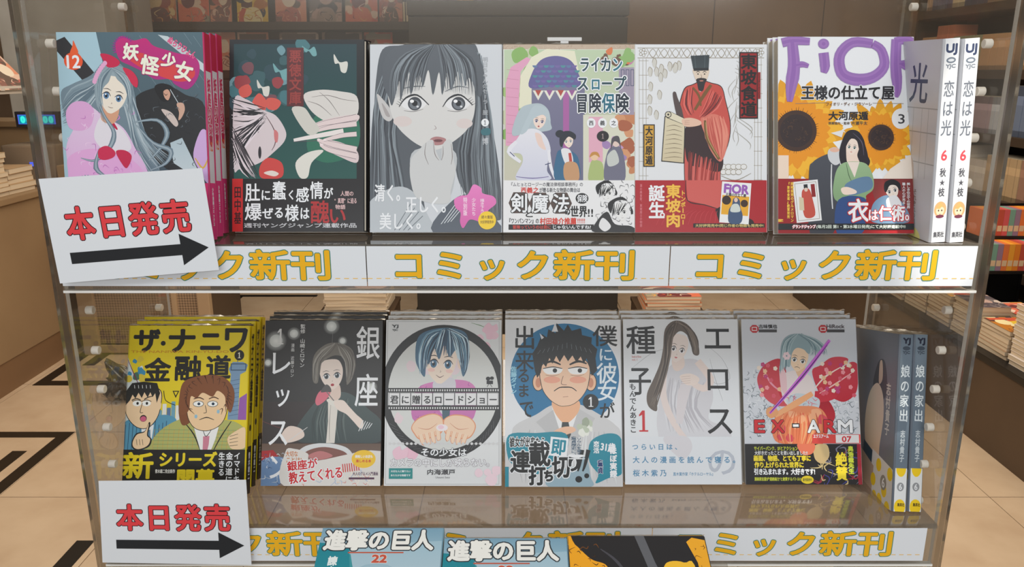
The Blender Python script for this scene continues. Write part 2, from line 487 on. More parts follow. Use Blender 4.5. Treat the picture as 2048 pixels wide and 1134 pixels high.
    A.ell(340, 696, 34, 24, (36, 140, 146))
    A.poly([(600,720),(840,700),(840,930),(600,930)], (222, 60, 120))
    return A, None

def art_teal():                      # black cover with a teal panel of hands and petals
    A = Art(148, 100, 822, 1035, (20, 22, 26)); r = R(2)
    A.rect(170, 122, 786, 790, (22, 58, 66), (30, 84, 78))
    patches(A, 170, 130, 520, 420, [(66,116,124),(110,150,160),(116,72,80),(54,92,98),(40,70,80)], 26, 44, r)
    patches(A, 180, 280, 420, 430, [(210,88,78),(150,60,66)], 6, 38, r)
    A.blob([(560,500),(640,440),(786,470),(786,640),(640,700),(540,640)], (40,110,88))
    # sideways head at lower left
    A.blob([(170,400),(230,390),(310,440),(380,470),(428,540),(426,590),(380,640),(300,700),(200,730),(170,720)], (214, 202, 206))
    A.line([(330,470),(372,540),(378,600),(360,640)], 2, (90,60,66), 6, 2); A.blob([(372,540),(392,556),(388,600),(374,590)], (206,120,122))
    A.ell(290, 520, 9, 34, (40,36,44)); A.ell(300, 650, 8, 30, (40,36,44))
    A.strands(([(165,380),(260,420),(330,440)], [(165,740),(230,620),(320,500)]), [(30,30,36),(60,56,64),(226,216,222)], 8, 34, 12, r)
    A.strands(([(165,520),(220,640),(300,760)], [(165,620),(200,720),(250,780)]), [(26,26,32),(222,210,216),(70,64,70)], 8, 18, 10, r)
    # sleeves and hands from the right
    A.blob([(520,370),(600,345),(700,352),(786,376),(786,470),(700,480),(640,500),(560,450)], (216, 212, 208))
    A.blob([(560,520),(640,486),(786,465),(786,500),(690,530),(620,540)], (222, 206, 206)); A.blob([(600,590),(690,596),(786,640),(786,700),(700,670),(620,630)], (220, 202, 204))
    A.line([(470,590),(560,574),(720,546)], 14, (232,224,222), 20, 26); A.line([(470,598),(600,590),(720,566)], 2, (90,80,90), 3, 3)
    for (pts, w) in (([(786,478),(700,494),(620,508),(566,524)],26), ([(786,510),(700,520),(640,530),(576,548)],24), ([(786,636),(700,618),(640,604),(590,588)],28), ([(786,668),(700,650),(640,634),(604,612)],26), ([(786,560),(720,566),(660,580),(620,590)],22)):
        A.line(pts, w+4, (96,84,92), w*.9+3, w*.5+2); A.line(pts, w, (226,208,208), w*.9, w*.5); A.ell(pts[-1][0]+6, pts[-1][1]-1, 9, 5, (238,222,224))
    for p in ([(560,380),(640,372),(720,392),(786,400)], [(540,400),(600,420),(660,470)], [(600,356),(650,400),(700,470)], [(540,660),(580,670),(620,646)], [(500,720),(520,740),(530,766)]): A.line(p, 1, (120,110,110), 3, 1)
    A.blob([(460,440),(520,430),(560,480),(600,540),(540,560)], (206,204,196)); A.blob([(480,700),(540,650),(620,640),(560,700),(540,770),(500,770)], (222,220,212))
    for x, y, s_ in ((700,210,1.0), (312,330,.9), (400,250,1.0), (545,150,.8)):
        c = (214,214,206) if x in (700, 312) else (112,164,168)
        A.push(x, y, 42*s_, r.uniform(-20, 20)); A.blob([(0,0),(-.9,-.7),(-.5,.3),(0,.2),(.5,1),(1.1,.9),(.9,-.3)], c); A.pop()
    A.blob([(300,720),(340,676),(410,700),(410,770),(310,775)], (204, 66, 62)); A.blob([(320,750),(360,738),(395,752),(372,766)], (226,214,206))
    A.rect(436, 140, 520, 425, (92, 34, 38))
    A.vtext('悪徳文庫', 448, 148, 508, 418, (150, 56, 52), 2.0)
    B = Art(148, 778, 822, 1035, (24, 20, 24))
    B.rect(163, 770, 216, 1035, (196, 34, 34)); B.vtext('田中基', 172, 812, 208, 1000, (40, 18, 22), 1.2)
    for t, x0, y0, x1, y1 in (('肚',228,800,302,888),('に',306,830,356,884),('蠢',364,790,432,880),('く',440,832,478,880),('感',482,820,548,892),('情',554,792,618,876),('が',622,822,668,876),
                              ('爆',226,896,310,980),('ぜ',314,918,368,974),('る',372,914,422,970),('様',428,904,496,984),('は',502,916,550,976)):
        B.text(t, x0, y0, x1, y1, W_, 1.8, cell=True)
    B.text('醜', 556, 884, 650, 994, (176, 36, 40), 2.4, cell=True); B.text('い', 654, 928, 730, 992, (176, 36, 40), 2.4)
    B.text('人間の', 706, 838, 770, 862, (226,190,190), .6); B.text('“真理”に迫る', 676, 872, 786, 898, (226,190,190), .6); B.text('物語', 680, 904, 730, 926, (226,190,190), .6)
    B.text('週刊ヤングジャンプ連載作品', 222, 994, 786, 1016, (206,206,210), .6)
    return A, B

def art_grey_girl():                 # large monochrome portrait
    A = Art(838, 125, 1488, 1040, (206, 210, 216)); r = R(3)
    hk = [(70,76,84),(96,104,112),(50,54,62),(132,142,150),(110,118,126)]
    A.blob([(1000,128),(900,150),(868,300),(856,500),(838,700),(830,1040),(1100,1040),(1090,700),(1230,640),(1280,800),(1360,900),(1484,980),(1480,760),(1440,500),(1410,300),(1380,180),(1330,110),(1100,100)], (84, 90, 98))
    A.strands(([(960,150),(870,360),(850,640),(836,1000)], [(1010,300),(960,560),(1000,760),(1040,1000)]), hk, 9, 46, 8, r)
    A.strands(([(1330,150),(1340,400),(1270,640),(1300,900)], [(1390,180),(1430,460),(1460,700),(1484,980)]), hk, 9, 46, 8, r)
    A.blob([(1060,640),(1250,640),(1260,760),(1220,880),(1080,860),(1040,760)], (188, 192, 196))
    A.blob([(830,900),(960,820),(1060,850),(1150,1000),(1200,1040),(830,1040)], (186, 192, 198)); A.blob([(1150,1040),(1230,900),(1340,860),(1480,1000),(1480,1040)], (84,92,104))
    for k in range(4): A.line([(1190+k*16,1000-k*4),(1300+k*12,850+k*8)], 3, (224,228,232), 7, 3); A.line([(960+k*22,1030),(1040+k*20,900+k*20)], 3, (90,98,108), 6, 3)
    A.blob([(872,370),(900,390),(940,440),(952,480),(930,500),(896,470)], (198, 196, 196)); A.blob([(896,410),(920,440),(938,476),(916,470)], (168,162,162))
    # the head
    A.blob([(932,330),(936,430),(970,520),(1040,590),(1110,630),(1160,640),(1230,612),(1310,550),(1350,480),(1358,380),(1330,290),(1180,230),(1000,250)], (214, 213, 212))
    A.ell(1000, 500, 46, 26, (216,204,202)); A.ell(1306, 510, 40, 24, (216,204,202))
    for cx in (1056, 1272):
        k = 1 if cx > 1150 else -1
        A.blob([(cx-62,418),(cx-30,388),(cx+20,384),(cx+62,412),(cx+30,440),(cx-30,442)], (228,228,230))
        A.ell(cx+4, 414, 34, 33, (60,64,72)); A.ell(cx+4, 418, 26, 23, (112,118,126)); A.ell(cx+4, 412, 14, 14, (24,26,32)); A.ell(cx-10, 402, 10, 8, (242,242,244)); A.ell(cx+18, 428, 6, 5, (220,222,226))
        A.line([(cx-74,430),(cx-40,386),(cx+16,372),(cx+74,420)], 3, (34,36,42), 10, 4); A.line([(cx-50,448),(cx,452),(cx+46,440)], 1.5, (110,106,108), 3, 1.5)
        for q in range(4): A.line([(cx+k*(48+q*7),398+q*8),(cx+k*(70+q*6),382+q*10)], 3, (34,36,42), 2.5, 1)
        A.line([(cx-64,356 if k>0 else 342),(cx,330),(cx+56,338 if k>0 else 330)], 2, (96,100,106), 6, 2)
    A.line([(1158,520),(1166,534),(1154,540)], 1.5, (150,130,128), 3, 1)
    A.blob([(1136,588),(1168,574),(1214,586),(1196,612),(1152,614)], (176,126,128)); A.ell(1176, 594, 22, 7, (110,66,72))
    # fringe
    A.blob([(900,300),(920,180),(1000,130),(1200,110),(1340,140),(1400,250),(1386,380),(1356,340),(1330,250),(1310,330),(1282,240),(1240,350),(1224,250),(1196,372),(1180,260),(1150,372),(1128,250),(1100,330),(1080,250),(1040,370),(1030,250),(990,400),(985,300),(950,420),(930,380)], (86,92,100))
    A.strands(([(1150,125),(1010,170),(940,260),(930,400)], [(1160,125),(1130,200),(1110,280),(1100,340)]), hk, 7, 30, 4, r)
    A.strands(([(1170,125),(1180,200),(1190,280),(1196,350)], [(1240,125),(1340,190),(1370,270),(1380,380)]), hk, 7, 30, 4, r)
    # hand in front of the mouth
    A.blob([(1040,690),(1080,640),(1120,600),(1150,592),(1164,640),(1190,690),(1196,620),(1220,590),(1244,600),(1252,680),(1262,740),(1240,830),(1220,900),(1080,880),(1040,790)], (204, 205, 206))
    for q in ([(1116,604),(1110,660),(1128,710)], [(1152,600),(1160,660),(1180,690)], [(1200,620),(1200,660),(1192,690)], [(1240,610),(1246,670),(1240,710)]): A.line(q, 1.5, (128,118,118), 3.5, 1.5)
    A.vtext('明日ちゃんのセーラー服', 1396, 186, 1422, 470, (170,174,180), .8)
    A.ell(1408, 506, 19, 19, W_); A.one(1408, 495, 22, (50,52,60))
    A.blob([(1390,540),(1430,534),(1432,564),(1394,566)], (56,110,120)); A.text('博', 1394, 580, 1424, 614, (196,200,206), .8, cell=True)
    # sheer band lettering
    A.text('清く。', 862, 806, 1020, 890, (236,238,242), 2.0, cell=True); A.text('正しく。', 1014, 864, 1250, 946, (236,238,242), 2.0, cell=True)
    A.text('美しく。', 886, 946, 1126, 1026, (236,238,242), 2.0, cell=True)
    A.blob([(1256,880),(1290,862),(1322,856),(1350,808),(1388,824),(1396,850),(1450,866),(1462,900),(1424,934),(1424,960),(1400,1000),(1366,984),(1330,980),(1300,1020),(1284,990),(1286,944),(1262,920)], (232,130,196), (214,96,170))
    for i, t in enumerate(('特別版', '少女たち', '描き下ろし')): A.vtext(t, 1300+i*42, 868+i*4, 1320+i*42, 960, (246,220,236), .5)
    A.ell(1418, 982, 44, 44, (244, 206, 40)); A.text('続々重版', 1390, 958, 1446, 974, (120,90,30), .4); A.text('大好評発売中', 1384, 982, 1450, 998, (120,90,30), .4)
    return A, None

def art_fantasy():                   # white book, pastel arch, people before a doorway
    A = Art(63, 128, 718, 1040, (224, 226, 222)); r = R(4)
    A.rect(63, 128, 718, 152, (190,170,150)); scribble(A, 66, 130, 715, 150, [(150,120,100),(210,190,170)], 50, 1.6, r)
    A.rect(68, 154, 716, 800, (186, 204, 172), (200, 196, 178))
    patches(A, 68, 160, 220, 780, [(134,176,96),(160,190,120),(196,200,170)], 16, 46, r)
    A.poly([(76,320),(100,240),(180,190),(205,200),(150,260),(140,420),(142,620),(76,620)], (222,160,190)); A.poly([(205,190),(280,150),(420,160),(440,260),(330,190),(230,240),(205,420),(142,440),(150,280)], (226,224,200))
    for y in range(250, 620, 44): A.line([(80,y),(140,y+6)], 1.5, (190,120,150), 2, 1.5)
    A.rect(205, 330, 470, 790, (120,118,146), (104,106,134)); A.rect(362, 360, 392, 790, (168,96,160))
    A.blob([(198,340),(206,270),(250,205),(320,184),(390,200),(430,250),(446,330),(330,330)], (98,92,150))
    for j in range(5):
        for i in range(8): A.ell(222+i*28+(j%2)*14, 230+j*24, 13, 12, [(92,120,160),(112,98,160),(76,140,150)][(i+j)%3], n=12, a0=0, a1=180)
    for i in range(4): A.poly([(210+i*56,352),(238+i*56,400),(266+i*56,352)], (228,226,214)); A.poly([(222+i*56,350),(238+i*56,380),(254+i*56,350)], [(176,72,60),(150,90,150)][i%2])
    A.rect(462, 470, 716, 790, (214,214,196)); A.rect(490, 480, 560, 700, (224,170,190)); patches(A, 640, 480, 716, 790, [(196,130,90),(170,96,66),(210,150,110)], 14, 34, r)
    patches(A, 560, 560, 650, 720, [(160,130,180),(190,150,190)], 6, 30, r); patches(A, 560, 160, 716, 230, [(214,120,70),(196,120,170),(110,80,60),(140,180,110)], 12, 26, r)
    A.rect(640, 240, 716, 470, (160,150,170)); 
    for k in range(3): A.frame(650+k*24, 250, 668+k*24, 330, 3, (70,80,110))
    # woman with silver hair, white dress
    A.blob([(190,420),(250,416),(290,450),(300,510),(296,545),(180,560),(110,570),(120,500),(150,440)], (176,190,198))
    A.blob([(96,650),(130,590),(170,545),(230,540),(280,580),(300,640),(290,680),(282,740),(296,785),(130,785),(160,700),(150,660)], (226,226,234), (206,208,226))
    A.line([(130,600),(92,648),(150,700)], 16, (228,228,236), 24, 14); A.line([(290,640),(300,720),(322,780)], 14, (228,228,236), 16, 10); A.line([(96,650),(120,672)], 4, (60,66,110), 5, 4); A.line([(272,712),(300,704)], 4, (60,66,110), 5, 4)
    A.blob([(222,560),(250,566),(262,600),(276,640),(240,620)], (232,206,196)); A.line([(128,770),(210,778),(290,770)], 3, (120,110,160), 5, 3)
    face(A, 244, 496, 36, (238,216,204), 8, eye=(120,110,150), mouth='open', iris=1.1)
    A.blob([(190,470),(220,425),(280,440),(300,500),(284,490),(262,470),(230,480),(206,500),(180,550),(150,560)], (182,196,204))
    # boy in blue coat
    A.blob([(322,785),(330,660),(360,640),(410,650),(440,690),(438,785)], (52,104,140)); A.blob([(352,640),(396,640),(412,700),(380,720)], (226,226,230)); A.poly([(388,656),(402,654),(408,700),(394,706)], (190,70,60)); A.blob([(370,706),(430,706),(440,785),(372,785)], (196,150,110))
    face(A, 388, 596, 28, (238,220,206), -6, eye=(150,160,170), brow=(60,40,40)); A.blob([(345,610),(350,560),(390,548),(424,566),(420,590),(390,576),(368,600),(356,626)], (36,40,52)); A.ell(346, 562, 22, 18, (36,40,52))
    # distant pair
    A.blob([(490,790),(500,700),(530,690),(560,710),(560,790)], (170,186,120)); A.ell(518, 672, 20, 20, (232,196,160)); A.blob([(494,676),(506,652),(534,652),(544,676),(520,664)], (196,140,70))
    A.blob([(570,790),(580,660),(620,620),(660,650),(668,790)], (110,110,130)); A.ell(626, 604, 20, 22, (224,200,190)); A.blob([(600,640),(606,584),(640,576),(650,640),(640,610),(616,600)], (80,76,84)); A.blob([(582,670),(620,640),(640,700),(590,720)], (196,200,196))
    # title
    tc = (24, 66, 78)
    for t, x0, y0, x1, y1, c in (('ラ',444,190,494,262,tc),('イ',500,190,546,262,tc),('カ',548,190,604,262,tc),('ン',606,190,658,262,(30,110,130)),('ス',430,282,490,354,tc),('ロ',500,290,548,352,(30,110,130)),('ー',552,282,608,354,tc),('プ',612,282,676,354,tc),
                              ('冒',428,366,484,460,(26,40,56)),('険',490,366,552,460,(26,40,56)),('保',556,366,618,460,(30,104,126)),('険',622,366,690,460,(26,40,56))):
        A.text(t, x0, y0, x1, y1, c, 2.6, W_, 5, cell=True)
    for i, ch in enumerate('西義之'): A.ell(502+i*56, 510, 22, 24, W_); A.text(ch, 490+i*56, 498, 514+i*56, 522, (60,60,66), .8, cell=True)
    A.ell(560, 574, 30, 26, (34,32,36)); A.one(560, 562, 24, (170,150,150))
    B = Art(63, 788, 718, 1040, (232, 232, 234)); r = R(44)
    B.text('『ムヒョとロージーの魔法律相談事務所』の', 104, 798, 460, 818, (90,90,96), .6)
    B.text('西義之', 152, 822, 240, 850, (204,50,40), 1.2); B.text('が贈る新たな物語の舞台は', 244, 824, 446, 846, (90,90,96), .8)
    for x, y, ch in ((144,898,'剣'), (246,900,'魔'), (352,900,'法')):
        B.poly([(x-54,y),(x-30,y-52),(x+30,y-52),(x+54,y),(x+30,y+50),(x-30,y+50)], (84, 66, 60)); B.text(ch, x-42, y-46, x+42, y+46, W_, 2.6, (24,22,24), 4, cell=True)
    B.text('と', 176, 936, 210, 966, (20,20,22), 1.6); B.text('の', 372, 926, 396, 956, (20,20,22), 1.8); B.text('世界', 398, 912, 482, 966, (20,20,22), 2.2, cell=True); B.text('!!', 486, 928, 510, 964, (20,20,22), 1.6)
    B.ell(456, 876, 32, 26, (24,22,24)); B.text('保険', 432, 858, 482, 894, W_, .8, cell=True)
    B.text('『ワンパンマン』の', 94, 972, 240, 998, (40,40,44), .8); B.text('村田雄介推薦', 246, 970, 428, 1002, (208,56,40), 1.6, cell=True); B.text('!!!!!', 434, 974, 470, 996, (208,56,40), .8)
    B.rect(90, 1002, 514, 1028, (22,20,22)); B.text('冒険っていうのは君に', 112, 1006, 300, 1024, (200,60,50), .7); B.text('じゃないんですね?', 312, 1006, 500, 1024, W_, .7)
    scribble(B, 520, 800, 714, 1034, [(24,24,28),(110,110,114),(60,60,64)], 60, 3.4, r)
    for cx, cy, s_ in ((580,850,36), (650,940,42)):
        B.blob([(cx-1.2*s_,cy+.2*s_),(cx-.8*s_,cy-s_),(cx,cy-1.35*s_),(cx+s_,cy-s_),(cx+1.2*s_,cy+.3*s_),(cx+1.4*s_,cy-.2*s_),(cx+.2*s_,cy-1.7*s_),(cx-1.5*s_,cy-s_)], (28,28,32))
        face(B, cx, cy, s_*.9, (232,232,232), -14, eye=(50,50,54)); B.strands(([(cx-s_,cy-s_),(cx-s_,cy),(cx-1.1*s_,cy+.6*s_)], [(cx+s_,cy-s_),(cx+.4*s_,cy-.4*s_),(cx+.2*s_,cy)]), [(28,28,32)], 5, 9, 2, r)
    B.blob([(520,1000),(580,940),(620,1000),(700,1010),(716,1040),(520,1040)], (34,34,38)); B.blob([(560,970),(600,1010),(570,1036),(540,1010)], (226,226,228))
    return A, B

def art_robe():                      # scholar in a red robe with a scroll
    A = Art(718, 120, 1362, 1035, (224, 226, 230)); r = R(5); g = (150, 140, 122)
    for x in (738, 756, 772, 1304, 1320, 1336): A.line([(x,190),(x,780)], 2, g, 2.4, 2)
    for y in range(200, 780, 70): A.line([(736,y),(784,y)], 2, g); A.line([(1300,y+20),(1342,y+20)], 2, g)
    A.line([(730,138),(1350,138)], 3, g); A.line([(730,186),(1350,186)], 3, g)
    for i in range(10): A.line([(775+i*56,140),(805+i*56,184),(832+i*56,140)], 2, g, 4, 2); A.line([(775+i*56,184),(805+i*56,142),(832+i*56,184)], 2, g, 3, 2)
    for cx in (756, 1330):
        for k in range(5): A.ell(cx+13*math.cos(k*1.257), 160+14*math.sin(k*1.257), 8, 8, g); A.ell(cx+13*math.cos(k*1.257), 160+14*math.sin(k*1.257), 5.5, 5.5, (224,226,230))
    for i in range(26):
        x = r.uniform(790, 950); y = r.uniform(190, 480)
        if x+(y-190)*.5 < 960: A.blob([(x-12,y),(x-4,y-22),(x+10,y-8),(x+6,y+22),(x-6,y+20)], (206,204,198)); A.line([(x-12,y),(x-4,y-22),(x+10,y-8),(x+6,y+22)], 2, g, 3, 2)
    for i in range(20): x = r.uniform(1170, 1290); A.line([(1215+r.uniform(-8,8),200+i*18),(x,240+i*19),(x+r.uniform(-12,12),290+i*18)], 1.5, (170,166,158), 3.5, 1)
    for i in range(9): A.ell(1150+(i%5)*25, 716+(i//5)*26, 16, 14, g); A.ell(1150+(i%5)*25, 716+(i//5)*26, 13.5, 11.5, (226,226,226))
    A.line([(1140,760),(1210,782),(1286,748)], 2, g, 4, 2)
    # robe
    K = (28, 26, 28)
    rb = [(1000,318),(960,340),(936,430),(950,480),(975,520),(962,620),(962,780),(975,880),(1060,900),(1140,925),(1135,800),(1140,700),(1176,590),(1182,500),(1160,400),(1140,330),(1090,310),(1048,300)]
    A.blob([((p[0]-1060)*1.03+1060, (p[1]-600)*1.012+600) for p in rb], K); A.blob(rb, (196, 74, 64), (206, 96, 90))
    A.blob([(968,520),(1060,500),(1120,600),(1150,680),(1130,740),(1040,720),(980,700),(962,620)], (52, 34, 38)); A.strands(([(980,640),(970,760),(974,860)], [(1130,700),(1120,800),(1130,900)]), [(170,60,54),(120,44,44),(210,104,96)], 9, 22, 6, r)
    A.blob([(1040,480),(1110,460),(1160,500),(1176,580),(1140,690),(1090,640),(1060,560)], (214, 120, 104)); A.strands(([(1046,480),(1060,580),(1120,680)], [(1150,470),(1170,560),(1150,660)]), [(190,84,74),(226,140,122)], 8, 14, 5, r)
    A.line([(1060,490),(1072,580),(1130,680)], 12, (120,90,50), 16, 14); A.line([(1064,500),(1076,580),(1126,670)], 2, (200,170,110), 3, 2)
    A.line([(1090,318),(1060,360),(1010,440)], 14, (120,84,44), 18, 12); A.line([(1000,330),(1030,370),(1040,420)], 10, (120,84,44), 12, 8); A.line([(1050,320),(1036,350)], 8, (226,226,226))
    A.strands(([(960,350),(950,420),(980,470)], [(1000,330),(1000,400),(1010,460)]), [(170,56,50),(220,104,94),(100,36,40)], 8, 12, 4, r); A.strands(([(1090,340),(1060,420),(1030,470)], [(1150,380),(1120,430),(1060,480)]), [(160,52,48),(222,110,100),(90,34,38)], 8, 16, 5, r)
    A.blob([(902,362),(916,352),(926,380),(948,440),(960,520),(935,500),(915,440)], (84,70,70))
    # head and square hat
    A.poly([(990,176),(1082,172),(1078,242),(1004,246)], (44,54,60), (58,70,76)); A.line([(1010,178),(1016,242)], 2, (84,98,104)); A.line([(1060,176),(1058,240)], 2, (84,98,104))
    A.blob([(1004,240),(1076,238),(1078,268),(1066,296),(1044,316),(1020,300),(1006,270)], (222,204,186)); A.poly([(1004,236),(1078,234),(1078,248),(1004,250)], (36,40,46))
    for x in (1026, 1058): A.line([(x-9,258),(x,252),(x+9,257)], 2, K, 4, 2); A.ell(x, 265, 4, 3, K)
    A.line([(1040,266),(1044,280),(1038,284)], 1.5, (120,90,80), 2.5, 1); A.blob([(1018,290),(1042,284),(1068,290),(1060,312),(1050,346),(1030,344),(1022,312)], (44,40,44)); A.ell(1043, 298, 10, 3, (196,130,110))
    # scroll and hand
    A.poly([(862,470),(964,500),(958,700),(846,690)], K); A.poly([(866,474),(960,504),(954,696),(850,686)], (214,204,176), (206,192,160))
    for k in range(8): A.line([(872-k*2,520+k*22),(910,514+k*22),(948,526+k*21)], 1, (110,96,76), 3, 1)
    A.line([(880,462),(968,500)], 36, K, 34, 30); A.line([(882,462),(966,500)], 31, (222,214,190), 29, 26); A.ell(880, 462, 16, 16, K); A.ell(880, 462, 12.5, 12.5, (214,206,182)); A.ell(880, 462, 5, 5, K)
    A.blob([(948,486),(990,478),(1036,492),(1038,512),(990,522),(956,516)], (226,188,166))
    for k in range(3): A.line([(960,494+k*8),(985,492+k*9)], 1.5, (150,104,88), 2, 1)
    A.rect(1228, 158, 1320, 482, (24,20,22)); A.rect(1234, 164, 1314, 476, (150,26,30)); A.vtext('東坡食道', 1236, 166, 1312, 474, (24,18,22), 3.4)
    A.rect(1318, 256, 1332, 386, (150,26,30)); A.vtext('とうばしょくどう', 1320, 260, 1331, 382, (30,20,22), .3)
    A.rect(758, 510, 814, 716, (32,28,28)); A.rect(763, 515, 809, 711, (206,158,60)); A.vtext('大河原遁', 768, 518, 804, 708, (28,24,26), 1.8)
    B = Art(718, 782, 1362, 1035, (172, 26, 38)); r = R(55)
    B.poly([(966,780),(1140,780),(1140,926),(1060,902),(975,880)], (206,92,86)); B.line([(966,780),(974,880),(1060,902),(1138,926)], 3, K, 5, 3)
    B.poly([(1110,925),(1150,900),(1160,960),(1130,990)], (30,26,30)); B.ell(1260, 990, 40, 24, (40,26,32))
    for k in range(14): B.line([(820+k*26,1000),(850+k*24,950),(900+k*20,930)], 1, (196,60,70), 2.4, 1)
    B.text('誕', 784, 806, 862, 884, W_, 3.2, cell=True); B.text('生', 784, 888, 862, 968, W_, 3.2, cell=True); B.text('。', 840, 940, 862, 962, W_, 2)
    B.vtext('東坡肉', 868, 800, 940, 1012, (240,190,70), 3.0, (170,50,30), 3); B.vtext('トンポーロー', 940, 830, 964, 1000, (240,190,70), 1.2)
    B.vtext('漢の美食家、東坡居士の物語', 740, 800, 752, 1010, (220,120,130), .3)
    B.rect(1002, 992, 1352, 1012, (24,18,20)); B.text('大好評発売中!同じ作者の物語も発売中!', 1012, 995, 1346, 1010, (214,190,120), .5)
    B.push(1208, 892, 1, 4); B.rect(-72,-100,72,100,(236,236,238)); B.text('FiOR', -58,-88,60,-46,(150,90,180),4)
    B.rect(-66,-34,66,60,(232,170,40)); B.ell(-44,-10,22,22,(50,34,30)); B.ell(44,0,18,18,(60,40,30)); B.text('王様の仕立て屋', -50,-46,50,-30,(40,40,44),.8)
    B.blob([(-10,-20),(8,-26),(22,-10),(26,20),(40,60),(30,98),(-24,98),(-30,40),(-16,10)], (60,84,120)); B.blob([(-14,10),(14,6),(26,40),(-20,44)], (206,214,210)); B.ell(2,-14,9,11,(230,200,180)); B.pop()
    return A, B
def purple_letter_art(A):
    P = [(150,112,178),(158,114,184),(144,100,174)]
    for k in (0, 1, 2):
        w = (46, 30, 16)[k]; c = P[k]
        A.line([(150,196),(200,186),(276,190)], w*.9, c, w*.9, w*.7); A.line([(196,190),(204,300),(190,400),(184,460)], w, c, w*1.3, w*.5); A.line([(196,300),(240,292),(270,300)], w*.6, c, w*.6, w*.4)
        A.line([(338,240),(344,300),(338,330)], w, c, w, w*.6); A.ell(338, 200, w*.55, w*.5, c)
        A.line([(560,200),(470,194),(412,250),(420,330),(480,360),(560,350),(612,300),(600,230),(560,200)], w*.9, c, w*1.2, w*.8)
        A.line([(668,180),(664,290),(672,400),(668,440)], w, c, w*1.1, w*.3); A.line([(660,190),(720,184),(756,220),(730,280),(680,290)], w*.8, c, w*.9, w*.6); A.line([(690,290),(740,320),(760,360)], w*.7, c, w*.8, w*.4)

